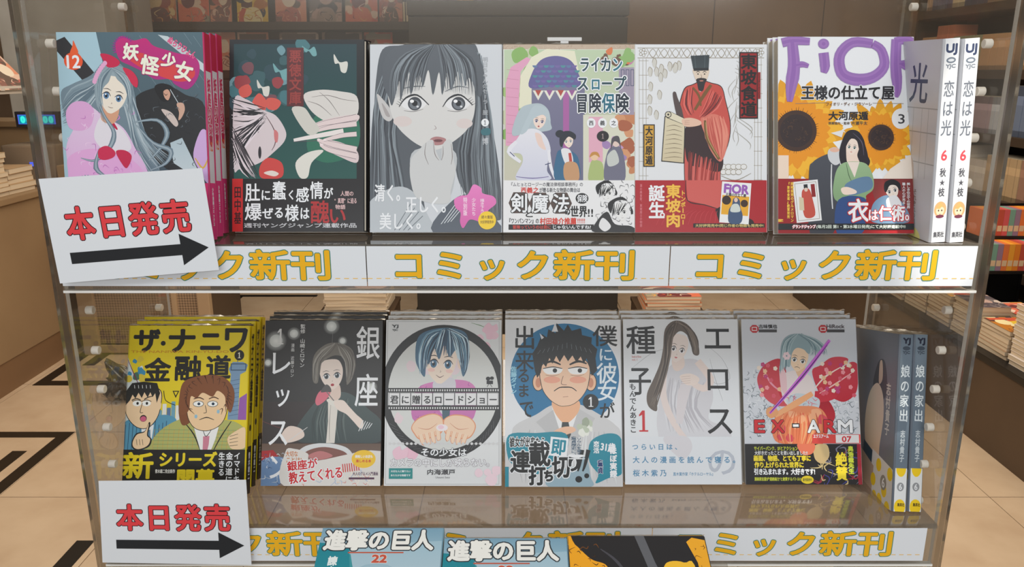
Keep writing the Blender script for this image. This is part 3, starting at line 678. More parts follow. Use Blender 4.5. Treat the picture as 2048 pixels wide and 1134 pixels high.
def art_sunflower():                 # purple brush letters, sunflowers, woman in a green jacket
    A = Art(132, 168, 745, 1050, (232, 234, 238)); r = R(6)
    for cx, cy, rr, rd in ((215,590,230,92), (598,620,170,58)):
        for lay, c in ((1.0, (226,160,30)), (.85, (242,182,48)), (.72, (232,148,24))):
            for k in range(22):
                a = k*.2856+lay*3+r.uniform(-.05,.05); L = rr*lay*r.uniform(.85,1.1); dx, dy = math.cos(a), math.sin(a); w = rr*.16
                A.blob([(cx+dx*rd*.6-dy*w*.5, cy+dy*rd*.6+dx*w*.5), (cx+dx*L*.6-dy*w, cy+dy*L*.6+dx*w), (cx+dx*L, cy+dy*L), (cx+dx*L*.6+dy*w, cy+dy*L*.6-dx*w), (cx+dx*rd*.6+dy*w*.5, cy+dy*rd*.6-dx*w*.5)], c, n=3)
        for k in range(60):
            a = k*.1047; q = rd*r.uniform(1.0, 1.18); A.line([(cx+rd*.7*math.cos(a), cy+rd*.7*math.sin(a)), (cx+q*math.cos(a), cy+q*math.sin(a))], 5, (84,52,32), 5, 1)
        A.ell(cx, cy, rd, rd, (64,42,34)); A.ell(cx, cy, rd*.8, rd*.8, (48,34,36)); scribble(A, cx-rd*.6, cy-rd*.6, cx+rd*.6, cy+rd*.6, [(84,58,40),(36,26,30)], 40, 2.4, r)
    A.rect(132, 700, 180, 810, (236,214,196)); A.poly([(640,760),(745,690),(745,810),(600,810)], (238,226,214)); A.poly([(370,600),(430,585),(420,620)], (226,226,226))
    purple_letter_art(A)
    A.text('王様の仕立て屋', 236, 388, 658, 450, (34,34,40), 3.0, W_, 3, cell=True)
    A.line([(210,468),(350,464)], 2, (150,140,130)); A.line([(560,466),(700,468)], 2, (150,140,130)); A.text('フィオリ・ディ・ジラソーレ', 350, 462, 556, 478, (120,90,70), .6)
    A.text('大河原遁', 360, 504, 540, 542, (36,36,42), 1.8, cell=True); A.text('原案協力・監修', 360, 550, 456, 562, (96,84,70), .4); A.text('片瀬平太', 464, 548, 536, 564, (80,70,60), .5)
    A.ell(688, 536, 42, 46, (234,234,236)); A.text('3', 676, 516, 704, 558, (60,60,66), .8)
    def people(Q, band=False):
        Q.blob([(276,1050),(272,780),(290,730),(340,700),(372,696),(410,720),(410,900),(380,1050)], (72,76,86), (54,56,66))
        Q.blob([(358,680),(384,664),(412,676),(416,726),(390,744),(362,720)], (206,208,212)); Q.ell(388, 676, 22, 10, (226,180,160)); Q.line([(374,740),(372,840),(378,940)], 5, (204,206,210), 7, 5)
        Q.blob([(420,640),(446,592),(490,590),(520,630),(532,690),(548,730),(520,760),(430,750),(408,700)], (34,30,40))
        Q.blob([(446,640),(486,632),(500,660),(490,700),(500,740),(450,740),(440,690)], (236,214,200)); face(Q, 466, 660, 31, (238,220,208), 8, eye=(70,110,100), lips=(196,110,100), mouth='lips')
        Q.blob([(412,700),(424,630),(452,594),(500,600),(528,660),(540,720),(524,728),(500,680),(488,636),(462,626),(440,660),(430,700)], (36,32,42)); Q.line([(470,600),(510,640),(520,700)], 1, (96,90,110), 4, 1)
        Q.blob([(380,870),(392,780),(420,738),(470,728),(530,738),(560,790),(562,850),(530,880),(520,900),(410,910)], (150,182,140), (128,160,118))
        Q.line([(440,736),(452,790),(470,830)], 2, (84,110,80), 4, 2); Q.poly([(446,730),(500,730),(478,800)], (232,218,208)); Q.blob([(436,830),(500,800),(550,800),(554,850),(470,880),(440,870)], (96,128,160)); Q.blob([(416,850),(444,842),(484,858),(480,872),(430,876)], (236,214,200))
        Q.blob([(404,900),(520,890),(528,960),(510,1050),(398,1050)], (44,74,130))
    people(A)
    B = Art(132, 805, 745, 1050, (150, 22, 30)); r = R(66)
    B.poly([(540,805),(745,805),(745,1000),(600,1000)], (130,50,50)); people(B)
    B.blob([(560,1000),(556,930),(590,890),(640,880),(700,920),(720,1000)], (110,140,170)); face(B, 646, 856, 34, (236,222,212), -16, eye=(60,60,70)); B.blob([(610,850),(616,820),(650,808),(682,826),(684,860),(664,836),(636,836),(620,866)], (26,26,32)); B.blob([(620,900),(664,880),(690,930),(640,960)], (226,226,230))
    B.push(262, 906, 1, -6); B.rect(-56,-92,58,92,(232,232,234)); B.frame(-48,-84,50,84,2,(140,130,110)); B.blob([(-16,-50),(14,-54),(26,-10),(30,66),(-16,70),(-22,0)], (196,80,66)); B.rect(-8,-76,10,-58,(40,44,50)); B.ell(1,-52,8,9,(222,200,184)); B.poly([(-34,-24),(-14,-16),(-16,40),(-38,36)], (212,200,170)); B.rect(24,-74,42,-16,(140,30,34)); B.pop()
    B.vtext('同時発売のグルメロマン', 188, 820, 202, 1000, (236,190,70), .8); B.vtext('『東坡食道』絶賛発売!', 172, 820, 184, 1000, (236,190,70), .8)
    B.text('衣', 448, 896, 540, 1000, W_, 3.4, (196,40,40), 4, cell=True); B.text('は', 542, 946, 582, 990, W_, 2, (196,40,40), 3); B.text('仁術', 586, 926, 704, 994, W_, 2.8, (196,40,40), 3.4, cell=True); B.text('。', 706, 968, 722, 992, W_, 1.6, (196,40,40), 3)
    B.vtext('美しき仕立ての世界', 712, 822, 728, 940, (226,226,230), .5); B.vtext('職人の心が光る', 692, 822, 706, 920, (226,226,230), .5)
    B.rect(132, 1006, 745, 1034, (30,34,38)); B.text('グランドジャンプ', 196, 1012, 300, 1028, W_, 1.4, (190,30,30), 1.4); B.text('(毎月2回 第1・第3水曜日発売)にて大好評連載中!!', 304, 1012, 706, 1030, (216,224,214), .6)
    return A, B

def art_loan():                      # yellow comedy cover with two men
    A = Art(488, 168, 980, 866, (228, 204, 30)); r = R(7); K = (26, 24, 22)
    A.poly([(488,300),(520,380),(560,420),(560,690),(488,690)], (206,214,214)); patches(A, 490, 300, 570, 420, [(60,140,180),(226,230,230),(214,190,60),(70,110,90)], 10, 18, r)
    A.line([(488,310),(520,380),(540,420)], 2, (120,30,80), 4, 2)
    # tower
    A.poly([(918,320),(960,320),(980,332),(972,360),(950,372),(946,560),(904,560),(912,372),(902,350)], (120,150,180)); 
    for k in range(9): A.line([(908,400+k*18),(948,392+k*18)], 1.5, (60,84,110))
    A.line([(936,270),(938,320)], 3, (90,110,130)); A.frame(910, 326, 974, 356, 4, (60,84,110))
    for i in range(6): A.rect(620+i*18, 520-(i*37)%60*.7, 636+i*18, 600, [(110,160,180),(226,226,220),(90,120,160)][i%3])
    A.poly([(950,470),(980,450),(980,560),(946,560)], (150,90,170)); A.line([(640,440),(650,480),(690,500)], 3, K, 3, 3); A.poly([(676,440),(704,440),(690,470)], K); A.poly([(682,444),(698,444),(690,460)], (228,204,30))
    def L(t, x0, y0, x1, y1, b=6.0): A.text(t, x0, y0, x1, y1, K, b)
    L('ザ', 512, 186, 614, 276); A.ell(630, 242, 10, 10, K); L('ナ', 656, 186, 758, 278); L('ニ', 786, 204, 862, 266); L('ワ', 886, 182, 972, 276)
    L('金', 560, 304, 664, 398, 4.5); L('融', 684, 296, 790, 396, 4.5); L('道', 812, 294, 908, 388, 4.5)
    A.ell(944, 292, 20, 22, K); A.one(944, 280, 24, (238,236,220))
    A.text('THE NANIWA KIN-YU-DO', 500, 272, 900, 282, (206,140,30), .3)
    for nm in (0,):
        # left man, blue stripes
        A.blob([(484,690),(484,580),(520,556),(600,545),(660,540),(700,570),(690,690)], (86,150,180))
        for k in range(14): A.line([(492+k*15,580-(k%3)*8),(488+k*15,690)], 2.5, (40,70,100), 3, 2)
        A.poly([(556,590),(606,580),(600,640),(560,650)], (230,232,234)); A.poly([(574,606),(592,600),(596,650),(578,656)], (90,130,160))
        fl = [(490,470),(488,520),(506,560),(540,590),(580,592),(612,560),(628,510),(626,440),(560,420)]
        A.blob([((p[0]-560)*1.04+560, (p[1]-500)*1.03+500) for p in fl], K); A.blob(fl, (238,206,166)); A.ell(622, 500, 11, 20, (238,206,166))
        A.poly([(488,500),(488,440),(510,408),(560,402),(612,408),(626,450),(614,490),(606,450),(596,466),(586,446),(576,468),(562,446),(552,470),(538,448),(526,472),(514,456),(504,480)], K)
        for k in range(5): A.line([(520+k*16,416),(522+k*16,430)], 2, (220,220,220), 3, 2)
        for x in (534, 572): A.ell(x, 492, 18, 12, (244,244,240)); A.ell(x+2, 492, 5, 6, K); A.line([(x-20,484),(x,478),(x+20,484)], 2, K, 3, 2)
        A.line([(512,480),(530,472),(548,478)], 4, K, 4, 3); A.line([(562,476),(580,466),(598,462)], 4, K, 4, 3); A.line([(556,490),(548,528),(560,530)], 2, K, 2.5, 2); A.ell(562, 554, 14, 14, K); A.ell(562, 556, 12, 11, (206,96,130))
        # right man, curly brown hair, checked suit
        A.blob([(596,690),(604,640),(650,590),(720,556),(800,560),(880,560),(940,570),(982,610),(982,690)], (176,178,104))
        for k in range(20): A.line([(610+k*20,600-(k%4)*6),(604+k*20,690)], 1.5, (206,150,70), 2, 1.5)
        for k in range(6): A.line([(606,600+k*15),(980,604+k*15)], 1.5, (110,150,110), 2, 1.5)
        A.line([(720,560),(770,620),(800,690)], 3, K, 5, 3); A.line([(920,566),(880,630),(850,690)], 3, K, 5, 3)
        A.poly([(770,592),(870,590),(858,640),(840,690),(800,690),(784,640)], (238,238,236)); A.poly([(808,628),(834,626),(832,660),(826,690),(808,690)], (206,130,150)); A.line([(806,600),(820,628),(842,598)], 2, K, 3, 2)
        A.blob([(716,470),(704,520),(720,580),(752,570),(760,520)], (126,74,44))
        fl = [(744,470),(742,540),(770,590),(820,604),(870,584),(896,540),(900,470),(880,430),(780,420)]
        A.blob([((p[0]-820)*1.03+820, (p[1]-520)*1.03+520) for p in fl], K); A.blob(fl, (240,204,160))
        A.blob([(704,480),(716,410),(760,384),(820,374),(880,382),(920,420),(930,470),(916,530),(896,500),(890,462),(860,440),(840,464),(800,448),(776,470),(752,464),(746,520),(720,540),(706,520)], (130,78,46))
        for k in range(26):
            a = k*.24; x, y = 818+96*math.cos(a+3.2), 460+70*math.sin(a+3.2)
            if y < 520: A.line([(x,y),(x+14*math.cos(a*3),y+14*math.sin(a*3)),(x+8,y+20)], 1, (80,44,26), 4, 1)
        for x in (784, 842): A.ell(x, 494, 22, 13, K); A.ell(x, 494, 20, 11, (244,244,240)); A.ell(x+2, 494, 6, 6, (40,60,80))
        A.line([(764,474),(786,468),(806,476)], 3, (80,44,26), 5, 3); A.line([(826,474),(846,466),(866,474)], 3, (80,44,26), 5, 3); A.line([(812,500),(818,528),(806,532)], 2, K, 2.5, 2); A.line([(790,560),(820,550),(850,560)], 2, K, 4, 2)
        A.ell(776, 546, 6, 8, (150,190,210)); A.ell(866, 526, 6, 8, (150,190,210))
        # fist and pointing finger
        A.blob([(910,630),(950,600),(976,592),(982,640),(976,676),(930,680),(912,660)], (238,206,166)); 
        for k in range(4): A.line([(916,628+k*13),(950,618+k*15)], 2, K, 2, 1.5)
        A.blob([(520,650),(536,616),(570,606),(586,570),(592,580),(584,620),(600,640),(590,670),(550,684),(524,676)], K); A.blob([(524,650),(540,620),(570,610),(586,576),(580,622),(594,640),(584,666),(550,680),(528,672)], (238,206,166))
        for k in range(3): A.line([(538+k*12,640),(542+k*12,664)], 2, K, 2, 1.5)
    B = Art(488, 682, 980, 866, K)
    B.text('新', 486, 694, 612, 800, (232,208,30), 4.5, cell=True); B.text('シリーズ', 632, 692, 868, 752, (232,208,30), 3.6, cell=True); B.text('開幕', 706, 762, 860, 830, (232,208,30), 4, cell=True)
    B.text('青木雄二完全新作', 620, 762, 700, 778, (226,226,220), .7); B.vtext('イマドキの', 936, 692, 962, 850, W_, 1); B.vtext('金の道に', 904, 692, 932, 820, W_, 1); B.vtext('生きる', 874, 692, 900, 790, W_, 1)
    return A, B

def art_ginza():                     # black night scene with a woman eating
    A = Art(45, 145, 522, 820, (46, 44, 44)); r = R(8)
    A.rect(45, 480, 522, 660, (52,44,44)); 
    for x, y, q in ((314,170,34),(90,230,44),(162,200,28),(360,230,20),(60,320,20),(480,420,26)): A.glow(x, y, q, (206,210,208), (50,48,48)); A.glow(x, y, q*.6, (226,228,226), (190,194,192))
    A.line([(320,190),(318,240)], 1, (130,130,130), 2, 1); A.line([(45,560),(200,600),(522,560)], 2, (110,60,60), 3, 2)
    A.poly([(45,650),(522,650),(522,820),(45,820)], (100,78,66), (136,120,112))
    A.blob([(180,700),(220,660),(300,648),(380,664),(410,700),(380,730),(300,744),(210,730)], (216,218,220)); A.blob([(200,702),(240,674),(300,664),(370,680),(390,704),(350,726),(280,732),(220,720)], (130,84,76)); A.blob([(230,700),(280,680),(330,700),(270,716)], (190,120,120))
    # jacket, blouse
    A.blob([(180,590),(240,500),(290,450),(340,440),(400,450),(470,510),(522,560),(522,640),(400,648),(250,648),(190,640)], (70,84,84), (60,72,74))
    A.strands(([(260,500),(240,560),(250,640)], [(400,470),(380,560),(390,640)]), [(54,64,66),(90,104,102)], 7, 16, 6, r)
    A.poly([(306,470),(348,470),(342,560),(336,648),(302,648),(308,560)], (222,216,208)); A.line([(318,490),(314,570),(316,640)], 1, (150,144,136), 3, 1); A.blob([(300,474),(326,466),(350,480),(330,500)], (226,222,214))
    A.blob([(312,420),(350,410),(356,460),(330,476),(308,460)], (222,200,188))
    face(A, 318, 366, 54, (230,214,204), -6, eye=(84,92,98), iris=1.1, mouth='open', brow=(110,100,92))
    hb = [(118,112,104),(96,90,84),(150,146,138),(80,76,72)]
    A.blob([(240,360),(246,290),(290,246),(340,238),(396,262),(414,320),(404,380),(380,410),(384,340),(366,300),(330,290),(290,310),(268,340),(264,400),(246,400)], (112,106,98))
    A.strands(([(330,240),(270,270),(244,330),(250,400)], [(334,242),(310,280),(280,310),(268,380)]), hb, 6, 18, 3, r); A.strands(([(338,240),(350,280),(372,320),(380,400)], [(340,240),(400,270),(414,330),(398,390)]), hb, 6, 20, 3, r)
    A.blob([(256,470),(270,440),(300,424),(316,440),(300,470),(270,494),(258,490)], (214,110,128)); A.blob([(276,440),(296,410),(314,420),(318,440),(300,440)], (84,80,80)); A.line([(300,440),(330,476)], 4, (120,116,114), 5, 4)
    A.blob([(330,480),(366,474),(392,500),(420,530),(450,560),(440,590),(410,560),(380,530),(346,512)], (232,216,206))
    for k in range(5): A.line([(432+k*10,600-k*3),(450+k*9,556+k*3)], 3, (222,224,226), 7, 3)
    A.blob([(120,620),(150,580),(200,590),(214,620),(180,640),(136,646)], (226,208,198)); A.line([(150,640),(226,584)], 3, (216,216,216), 5, 2)
    A.poly([(45,680),(90,676),(112,700),(45,760)], (170,40,44)); A.blob([(45,720),(130,706),(150,760),(110,820),(45,820)], (110,140,180)); scribble(A, 50, 690, 160, 810, [(226,228,230),(60,80,120),(180,190,200)], 24, 3, r)
    A.text('銀', 416, 168, 512, 306, W_, 1.6, cell=True); A.text('座', 414, 366, 508, 500, W_, 1.6, cell=True)
    A.text('レ', 80, 280, 150, 366, W_, 1.2); A.text('ッ', 96, 430, 150, 500, W_, 1.2); A.text('ス', 72, 560, 146, 656, W_, 1.2); A.text('ン', 80, 700, 148, 790, W_, 1.2); A.one(108, 180, 64, (216,216,216), .8)
    A.vtext('監修 山崎とロマン', 188, 160, 208, 340, (214,214,214), .4); A.vtext('漫画 近藤マロン', 152, 240, 166, 380, (196,196,196), .3)
    # printed lower corner
    A.blob([(140,684),(180,672),(230,690),(260,720),(522,680),(530,830),(150,830)], (222,218,214)); scribble(A, 160, 740, 520, 815, [(236,226,216),(214,150,140),(226,200,180),(180,190,210)], 40, 4, r)
    A.text('大切な', 142, 680, 190, 702, (200,120,60), .6); A.text('ことは?', 146, 706, 206, 728, (200,120,60), .6)
    A.push(0, 0, 1, -7); A.text('銀座が', 58, 736, 178, 774, (206,30,40), 1.6, W_, 3); A.text('教えてくれる', 60, 780, 272, 826, (206,30,40), 1.6, W_, 3)
    for k in range(8): A.rect(276+k*9, 772, 280+k*9, 806, (206,60,60))
    A.pop()
    A.ell(454, 712, 48, 36, (240,196,50)); A.text('美味しいお店も', 420, 696, 490, 708, W_, .5); A.text('楽しめる本', 424, 714, 484, 726, (206,60,50), .5)
    A.text('大人のグルメ入門漫画', 412, 764, 512, 778, (90,60,90), .4); A.rect(396, 786, 498, 794, (90,56,80))
    return A, None

def art_film():                      # film strip across a dark ring, child with cupped hands
    A = Art(528, 148, 1002, 818, (222, 224, 226)); r = R(9)
    A.frame(533, 153, 997, 813, 3, (190,192,194))
    patches(A, 900, 160, 995, 420, [(236,200,214),(232,190,206)], 8, 26, r); patches(A, 560, 640, 700, 720, [(236,190,208)], 4, 30, r)
    A.ell(766, 440, 256, 272, (34,34,36)); A.clip = (540, 152, 994, 814); A.ell(766, 440, 226, 236, (212,214,212)); 
    for k in range(30):
        a = .5+k*.07; A.line([(766+236*math.cos(a), 440+250*math.sin(a)), (766+250*math.cos(a+.1), 440+264*math.sin(a+.1))], 1, (110,110,114), 2, 1)
    patches(A, 580, 280, 960, 560, [(226,208,214),(220,214,214)], 10, 40, r)
    # figure
    A.blob([(650,560),(640,470),(670,420),(730,400),(800,392),(870,400),(904,440),(900,520),(870,560),(770,540)], (212,130,186), (196,110,176)); scribble(A, 660, 410, 890, 540, [(226,160,206),(170,90,160)], 26, 3, r)
    A.blob([(726,400),(806,386),(816,440),(790,520),(760,530),(736,470)], (208,206,214)); A.poly([(760,470),(800,460),(790,560),(764,560)], (70,96,110))
    face(A, 756, 316, 78, (236,218,202), 4, eye=(66,110,140), iris=1.2, mouth='smile', blush=(236,196,186), sx=74)
    A.ell(836, 320, 13, 30, (232,206,190))
    hb = [(60,100,128),(40,70,96),(110,150,174),(190,214,226),(24,44,66)]
    A.blob([(650,300),(656,230),(690,196),(770,180),(850,196),(872,250),(868,330),(848,380),(834,330),(820,270),(790,300),(770,250),(748,310),(726,262),(706,330),(694,290),(690,380),(660,340)], (66,104,132))
    A.strands(([(780,184),(700,210),(664,290),(668,370)], [(780,184),(740,230),(716,280),(706,330)]), hb, 7, 26, 4, r); A.strands(([(784,184),(800,220),(820,280),(836,330)], [(784,184),(860,220),(874,300),(858,370)]), hb, 7, 26, 4, r); A.strands(([(760,186),(740,220),(720,280)], [(790,186),(800,230),(800,300)]), hb, 6, 16, 4, r)
    # cupped hands
    for sgn in (-1, 1):
        A.push(768+sgn*60, 596, 1, sgn*14); A.blob([(-66,-30),(-30,-58),(30,-62),(66,-36),(60,10),(30,30),(-40,30),(-62,0)], (224,150,110)); A.blob([(-62,-30),(-28,-54),(30,-58),(62,-34),(56,8),(28,26),(-38,26),(-58,-2)], (238,206,178))
        for k in range(4): A.line([(-36+k*24,10),(-34+k*22,42),(-28+k*20,60-abs(k-1.5)*6)], 20, (224,150,110), 19, 12); A.line([(-36+k*24,8),(-34+k*22,40),(-28+k*20,58-abs(k-1.5)*6)], 16, (238,210,184), 15, 9)
        A.line([(-40,-20),(0,-4),(40,-18)], 1, (206,140,110), 3, 1); A.pop()
    A.clip = A.r; A.ell(762, 586, 24, 14, (238,228,232)); A.ell(758, 584, 12, 8, (236,200,214))
    # strip
    A.rect(540, 426, 994, 444, (34,34,36)); A.rect(540, 498, 994, 516, (34,34,36)); A.rect(540, 446, 994, 496, (226,226,228))
    for k in range(46): A.rect(543+k*9.9, 431, 548+k*9.9, 439, (216,216,218)); A.rect(543+k*9.9, 503, 548+k*9.9, 511, (216,216,218))
    for i, ch in enumerate('君に贈るロードショー'):
        x = 546+i*45; A.frame(x-3, 445, x+42, 497, 1.6, (40,40,44)); A.text(ch, x+3, 456, x+37, 490, (30,30,34), 1.0, cell=True)
    A.rect(944, 396, 970, 410, (30,30,34)); A.ell(950, 388, 9, 8, (30,30,34)); A.ell(966, 386, 8, 7, (30,30,34)); A.line([(946,422),(956,408),(966,422)], 2, (30,30,34))
    A.line([(545,650),(994,650)], 1, (200,200,200))
    for k in range(26): A.ell(550+k*17.6, 650, 5.5, 5.5, (212,212,214))
    A.text('その少女は', 676, 668, 864, 700, W_, 1.2, (60,60,64), 1.4, cell=True); A.text('カメラの中にしか映らない。', 552, 708, 976, 742, W_, 1.0, (150,140,148), 1.4, cell=True)
    A.text('内海瀬戸', 702, 752, 818, 774, (60,60,64), .7, cell=True); A.text('Utsumi Seto', 738, 780, 796, 788, (150,150,154), .2)
    A.rect(548, 748, 644, 790, (40,140,140)); A.text('大切な人に贈りたい', 556, 756, 636, 764, W_, .3); A.text('あたたかな物語です', 556, 772, 636, 780, W_, .3)
    A.text('YJ', 552, 168, 578, 182, (40,40,44), 1.2); A.text('YJC', 554, 186, 576, 194, (40,40,44), .8)
    A.line([(880,160),(915,170),(940,180)], 1, (96,140,84), 2.5, 1); A.blob([(925,190),(950,160),(968,172),(985,165),(990,190),(970,200),(968,225),(945,226),(940,205)], (236,196,212))
    A.blob([(562,680),(590,660),(600,676),(624,664),(622,700),(600,710),(574,712)], (236,196,212)); patches(A, 880, 740, 990, 800, [(238,212,222)], 4, 22, r)
    return A, None

def art_groom():                     # blue disc, black spiky hair, pale suit
    A = Art(55, 140, 526, 820, (226, 228, 232)); r = R(10); K = (24, 24, 26)
    A.ell(298, 372, 222, 216, (20, 112, 160)); A.line([(52,700),(90,610),(200,560)], 2, (150,150,154), 3, 2)
    A.blob([(80,620),(100,570),(180,530),(250,490),(350,486),(440,530),(500,570),(526,620),(526,820),(60,820)], (206,206,208)); A.strands(([(110,600),(100,680),(110,800)], [(500,600),(500,700),(510,800)]), [(170,172,176),(222,224,226),(188,190,194)], 8, 26, 10, r)
    A.poly([(246,500),(350,490),(356,560),(300,640),(256,570)], (236,236,238)); A.poly([(180,560),(250,510),(290,640),(240,620)], (190,190,192)); A.poly([(420,545),(354,505),(310,640),(380,610)], (194,194,196))
    A.blob([(252,470),(350,470),(352,520),(300,566),(256,520)], (236,180,140)); A.poly([(286,560),(312,560),(322,610),(304,650),(280,610)], (60,64,66)); A.blob([(250,600),(290,580),(330,580),(340,596),(300,612),(262,620)], (236,190,160))
    patches(A, 350, 560, 410, 610, [(232,234,226),(190,200,180),(160,170,150)], 12, 16, r)
    for x in (190, 404): A.ell(x, 398, 24, 36, K); A.ell(x, 398, 21, 33, (236,190,156)); A.ell(x, 400, 11, 20, (206,140,110))
    fl = [(206,330),(204,410),(230,460),(270,490),(300,494),(336,484),(372,450),(394,400),(392,320),(300,260)]
    A.blob([((p[0]-300)*1.03+300, (p[1]-400)*1.02+400) for p in fl], K); A.blob(fl, (240,200,170)); A.ell(246, 388, 34, 14, (236,166,140)); A.ell(352, 388, 34, 14, (236,166,140))
    for x in (250, 352):
        A.blob([(x-40,342),(x,336),(x+38,342),(x+26,362),(x-24,364)], (242,242,242)); A.line([(x-40,342),(x,335),(x+38,342)], 3, K, 4, 3); A.ell(x+8, 350, 9, 9, K); A.line([(x-30,368),(x,372),(x+26,366)], 1.5, (150,110,100), 2, 1)
    A.line([(216,322),(246,312),(282,326)], 6, K, 10, 5); A.line([(318,326),(354,312),(388,322)], 6, K, 10, 5); A.line([(292,372),(284,404),(306,408)], 2, (120,80,70), 2.5, 2)
    A.line([(254,434),(276,420),(300,418),(326,420),(346,434)], 3, K, 5, 3); A.line([(290,458),(312,456)], 2, (170,120,100))
    hp = [(176,350),(166,280),(186,250),(206,200),(226,214),(232,180),(262,196),(266,154),(296,186),(312,160),(328,186),(366,176),(370,204),(410,214),(408,240),(432,262),(424,300),(430,350),(408,372),(398,330),(388,300),(376,322),(364,292),(346,316),(330,288),(312,312),(296,286),(278,316),(264,290),(248,322),(236,298),(222,336),(208,318),(200,360),(186,380)]
    A.poly(hp, K)
    for k in range(12): x = 200+k*18; A.line([(x,236+abs(k-6)*5),(x+(k-6)*2,258+abs(k-6)*4)], .8, (140,150,160), 2.4, .8)
    A.poly([(260,152),(272,190),(246,190)], (214,216,220)); A.poly([(196,196),(214,214),(204,222)], (214,216,220))
    def V(t, x0, y0, x1, y1, c, b=1.4): A.text(t, x0, y0, x1, y1, c, b, cell=True)
    V('出', 90, 166, 180, 262, K, 1.8); V('来', 96, 268, 172, 350, K, 1.2); V('る', 104, 340, 158, 400, K); V('ま', 104, 404, 156, 460, K); V('で', 112, 468, 172, 544, K)
    V('僕', 414, 164, 514, 250, K, 1.8); V('に', 436, 256, 496, 312, (220,232,240)); V('彼', 428, 318, 512, 404, (226,236,242)); V('女', 430, 398, 508, 474, (226,236,242)); V('が', 438, 480, 500, 546, K)
    A.vtext('佐藤ダイン', 78, 332, 102, 446, (150,206,226), 1.2); A.ell(403, 478, 32, 32, K); A.one(404, 458, 40, W_)
    B = A; T = (24, 136, 158)
    B.blob([(70,612),(180,604),(300,606),(300,690),(240,740),(180,770),(100,740),(66,700)], T); B.blob([(400,640),(470,606),(526,630),(530,760),(470,786),(420,806),(430,770),(396,720)], T)
    B.rect(55, 740, 70, 820, T); A.blob([(240,760),(330,740),(380,700),(400,780),(400,820),(230,820)], (150,176,190))
    B.text('彼女が出来たら', 74, 620, 216, 660, K, 1.4, W_, 2.4)
    for t, x0, y0, x1, y1 in (('連',78,676,158,762),('載',154,640,236,736),('打',152,738,216,812),('ち',214,756,246,796),('切',246,700,314,782),('り',314,696,352,756)):
        B.text(t, x0, y0, x1, y1, K, 4.2, W_, 3.6)
    B.push(272, 660, 1, 6); B.rect(-36,-38,36,38,W_); B.text('即', -30,-32,30,32,(24,136,158),3,cell=True); B.pop()
    for k in range(2): B.line([(366+k*26,672),(356+k*22,730),(348+k*20,758)], 18, K, 12, 6); 
    B.ell(352, 790, 14, 13, K); B.ell(384, 776, 10, 10, K)
    B.vtext('童貞歴史に、', 322, 618, 344, 700, (90,110,130), .6); B.vtext('ソウルを変えて', 344, 622, 364, 706, (90,110,130), .6)
    B.vtext('恋活!', 412, 636, 436, 712, W_, 1.2); B.push(476, 664, 1, 8); B.text('31歳', -34,-20,24,16,W_,2); B.pop(); B.vtext('童貞', 428, 712, 450, 768, (20,50,110), 1.4, W_, 1.2); B.vtext('ほぼ実録', 478, 660, 506, 784, W_, 1.8)
    return A, None

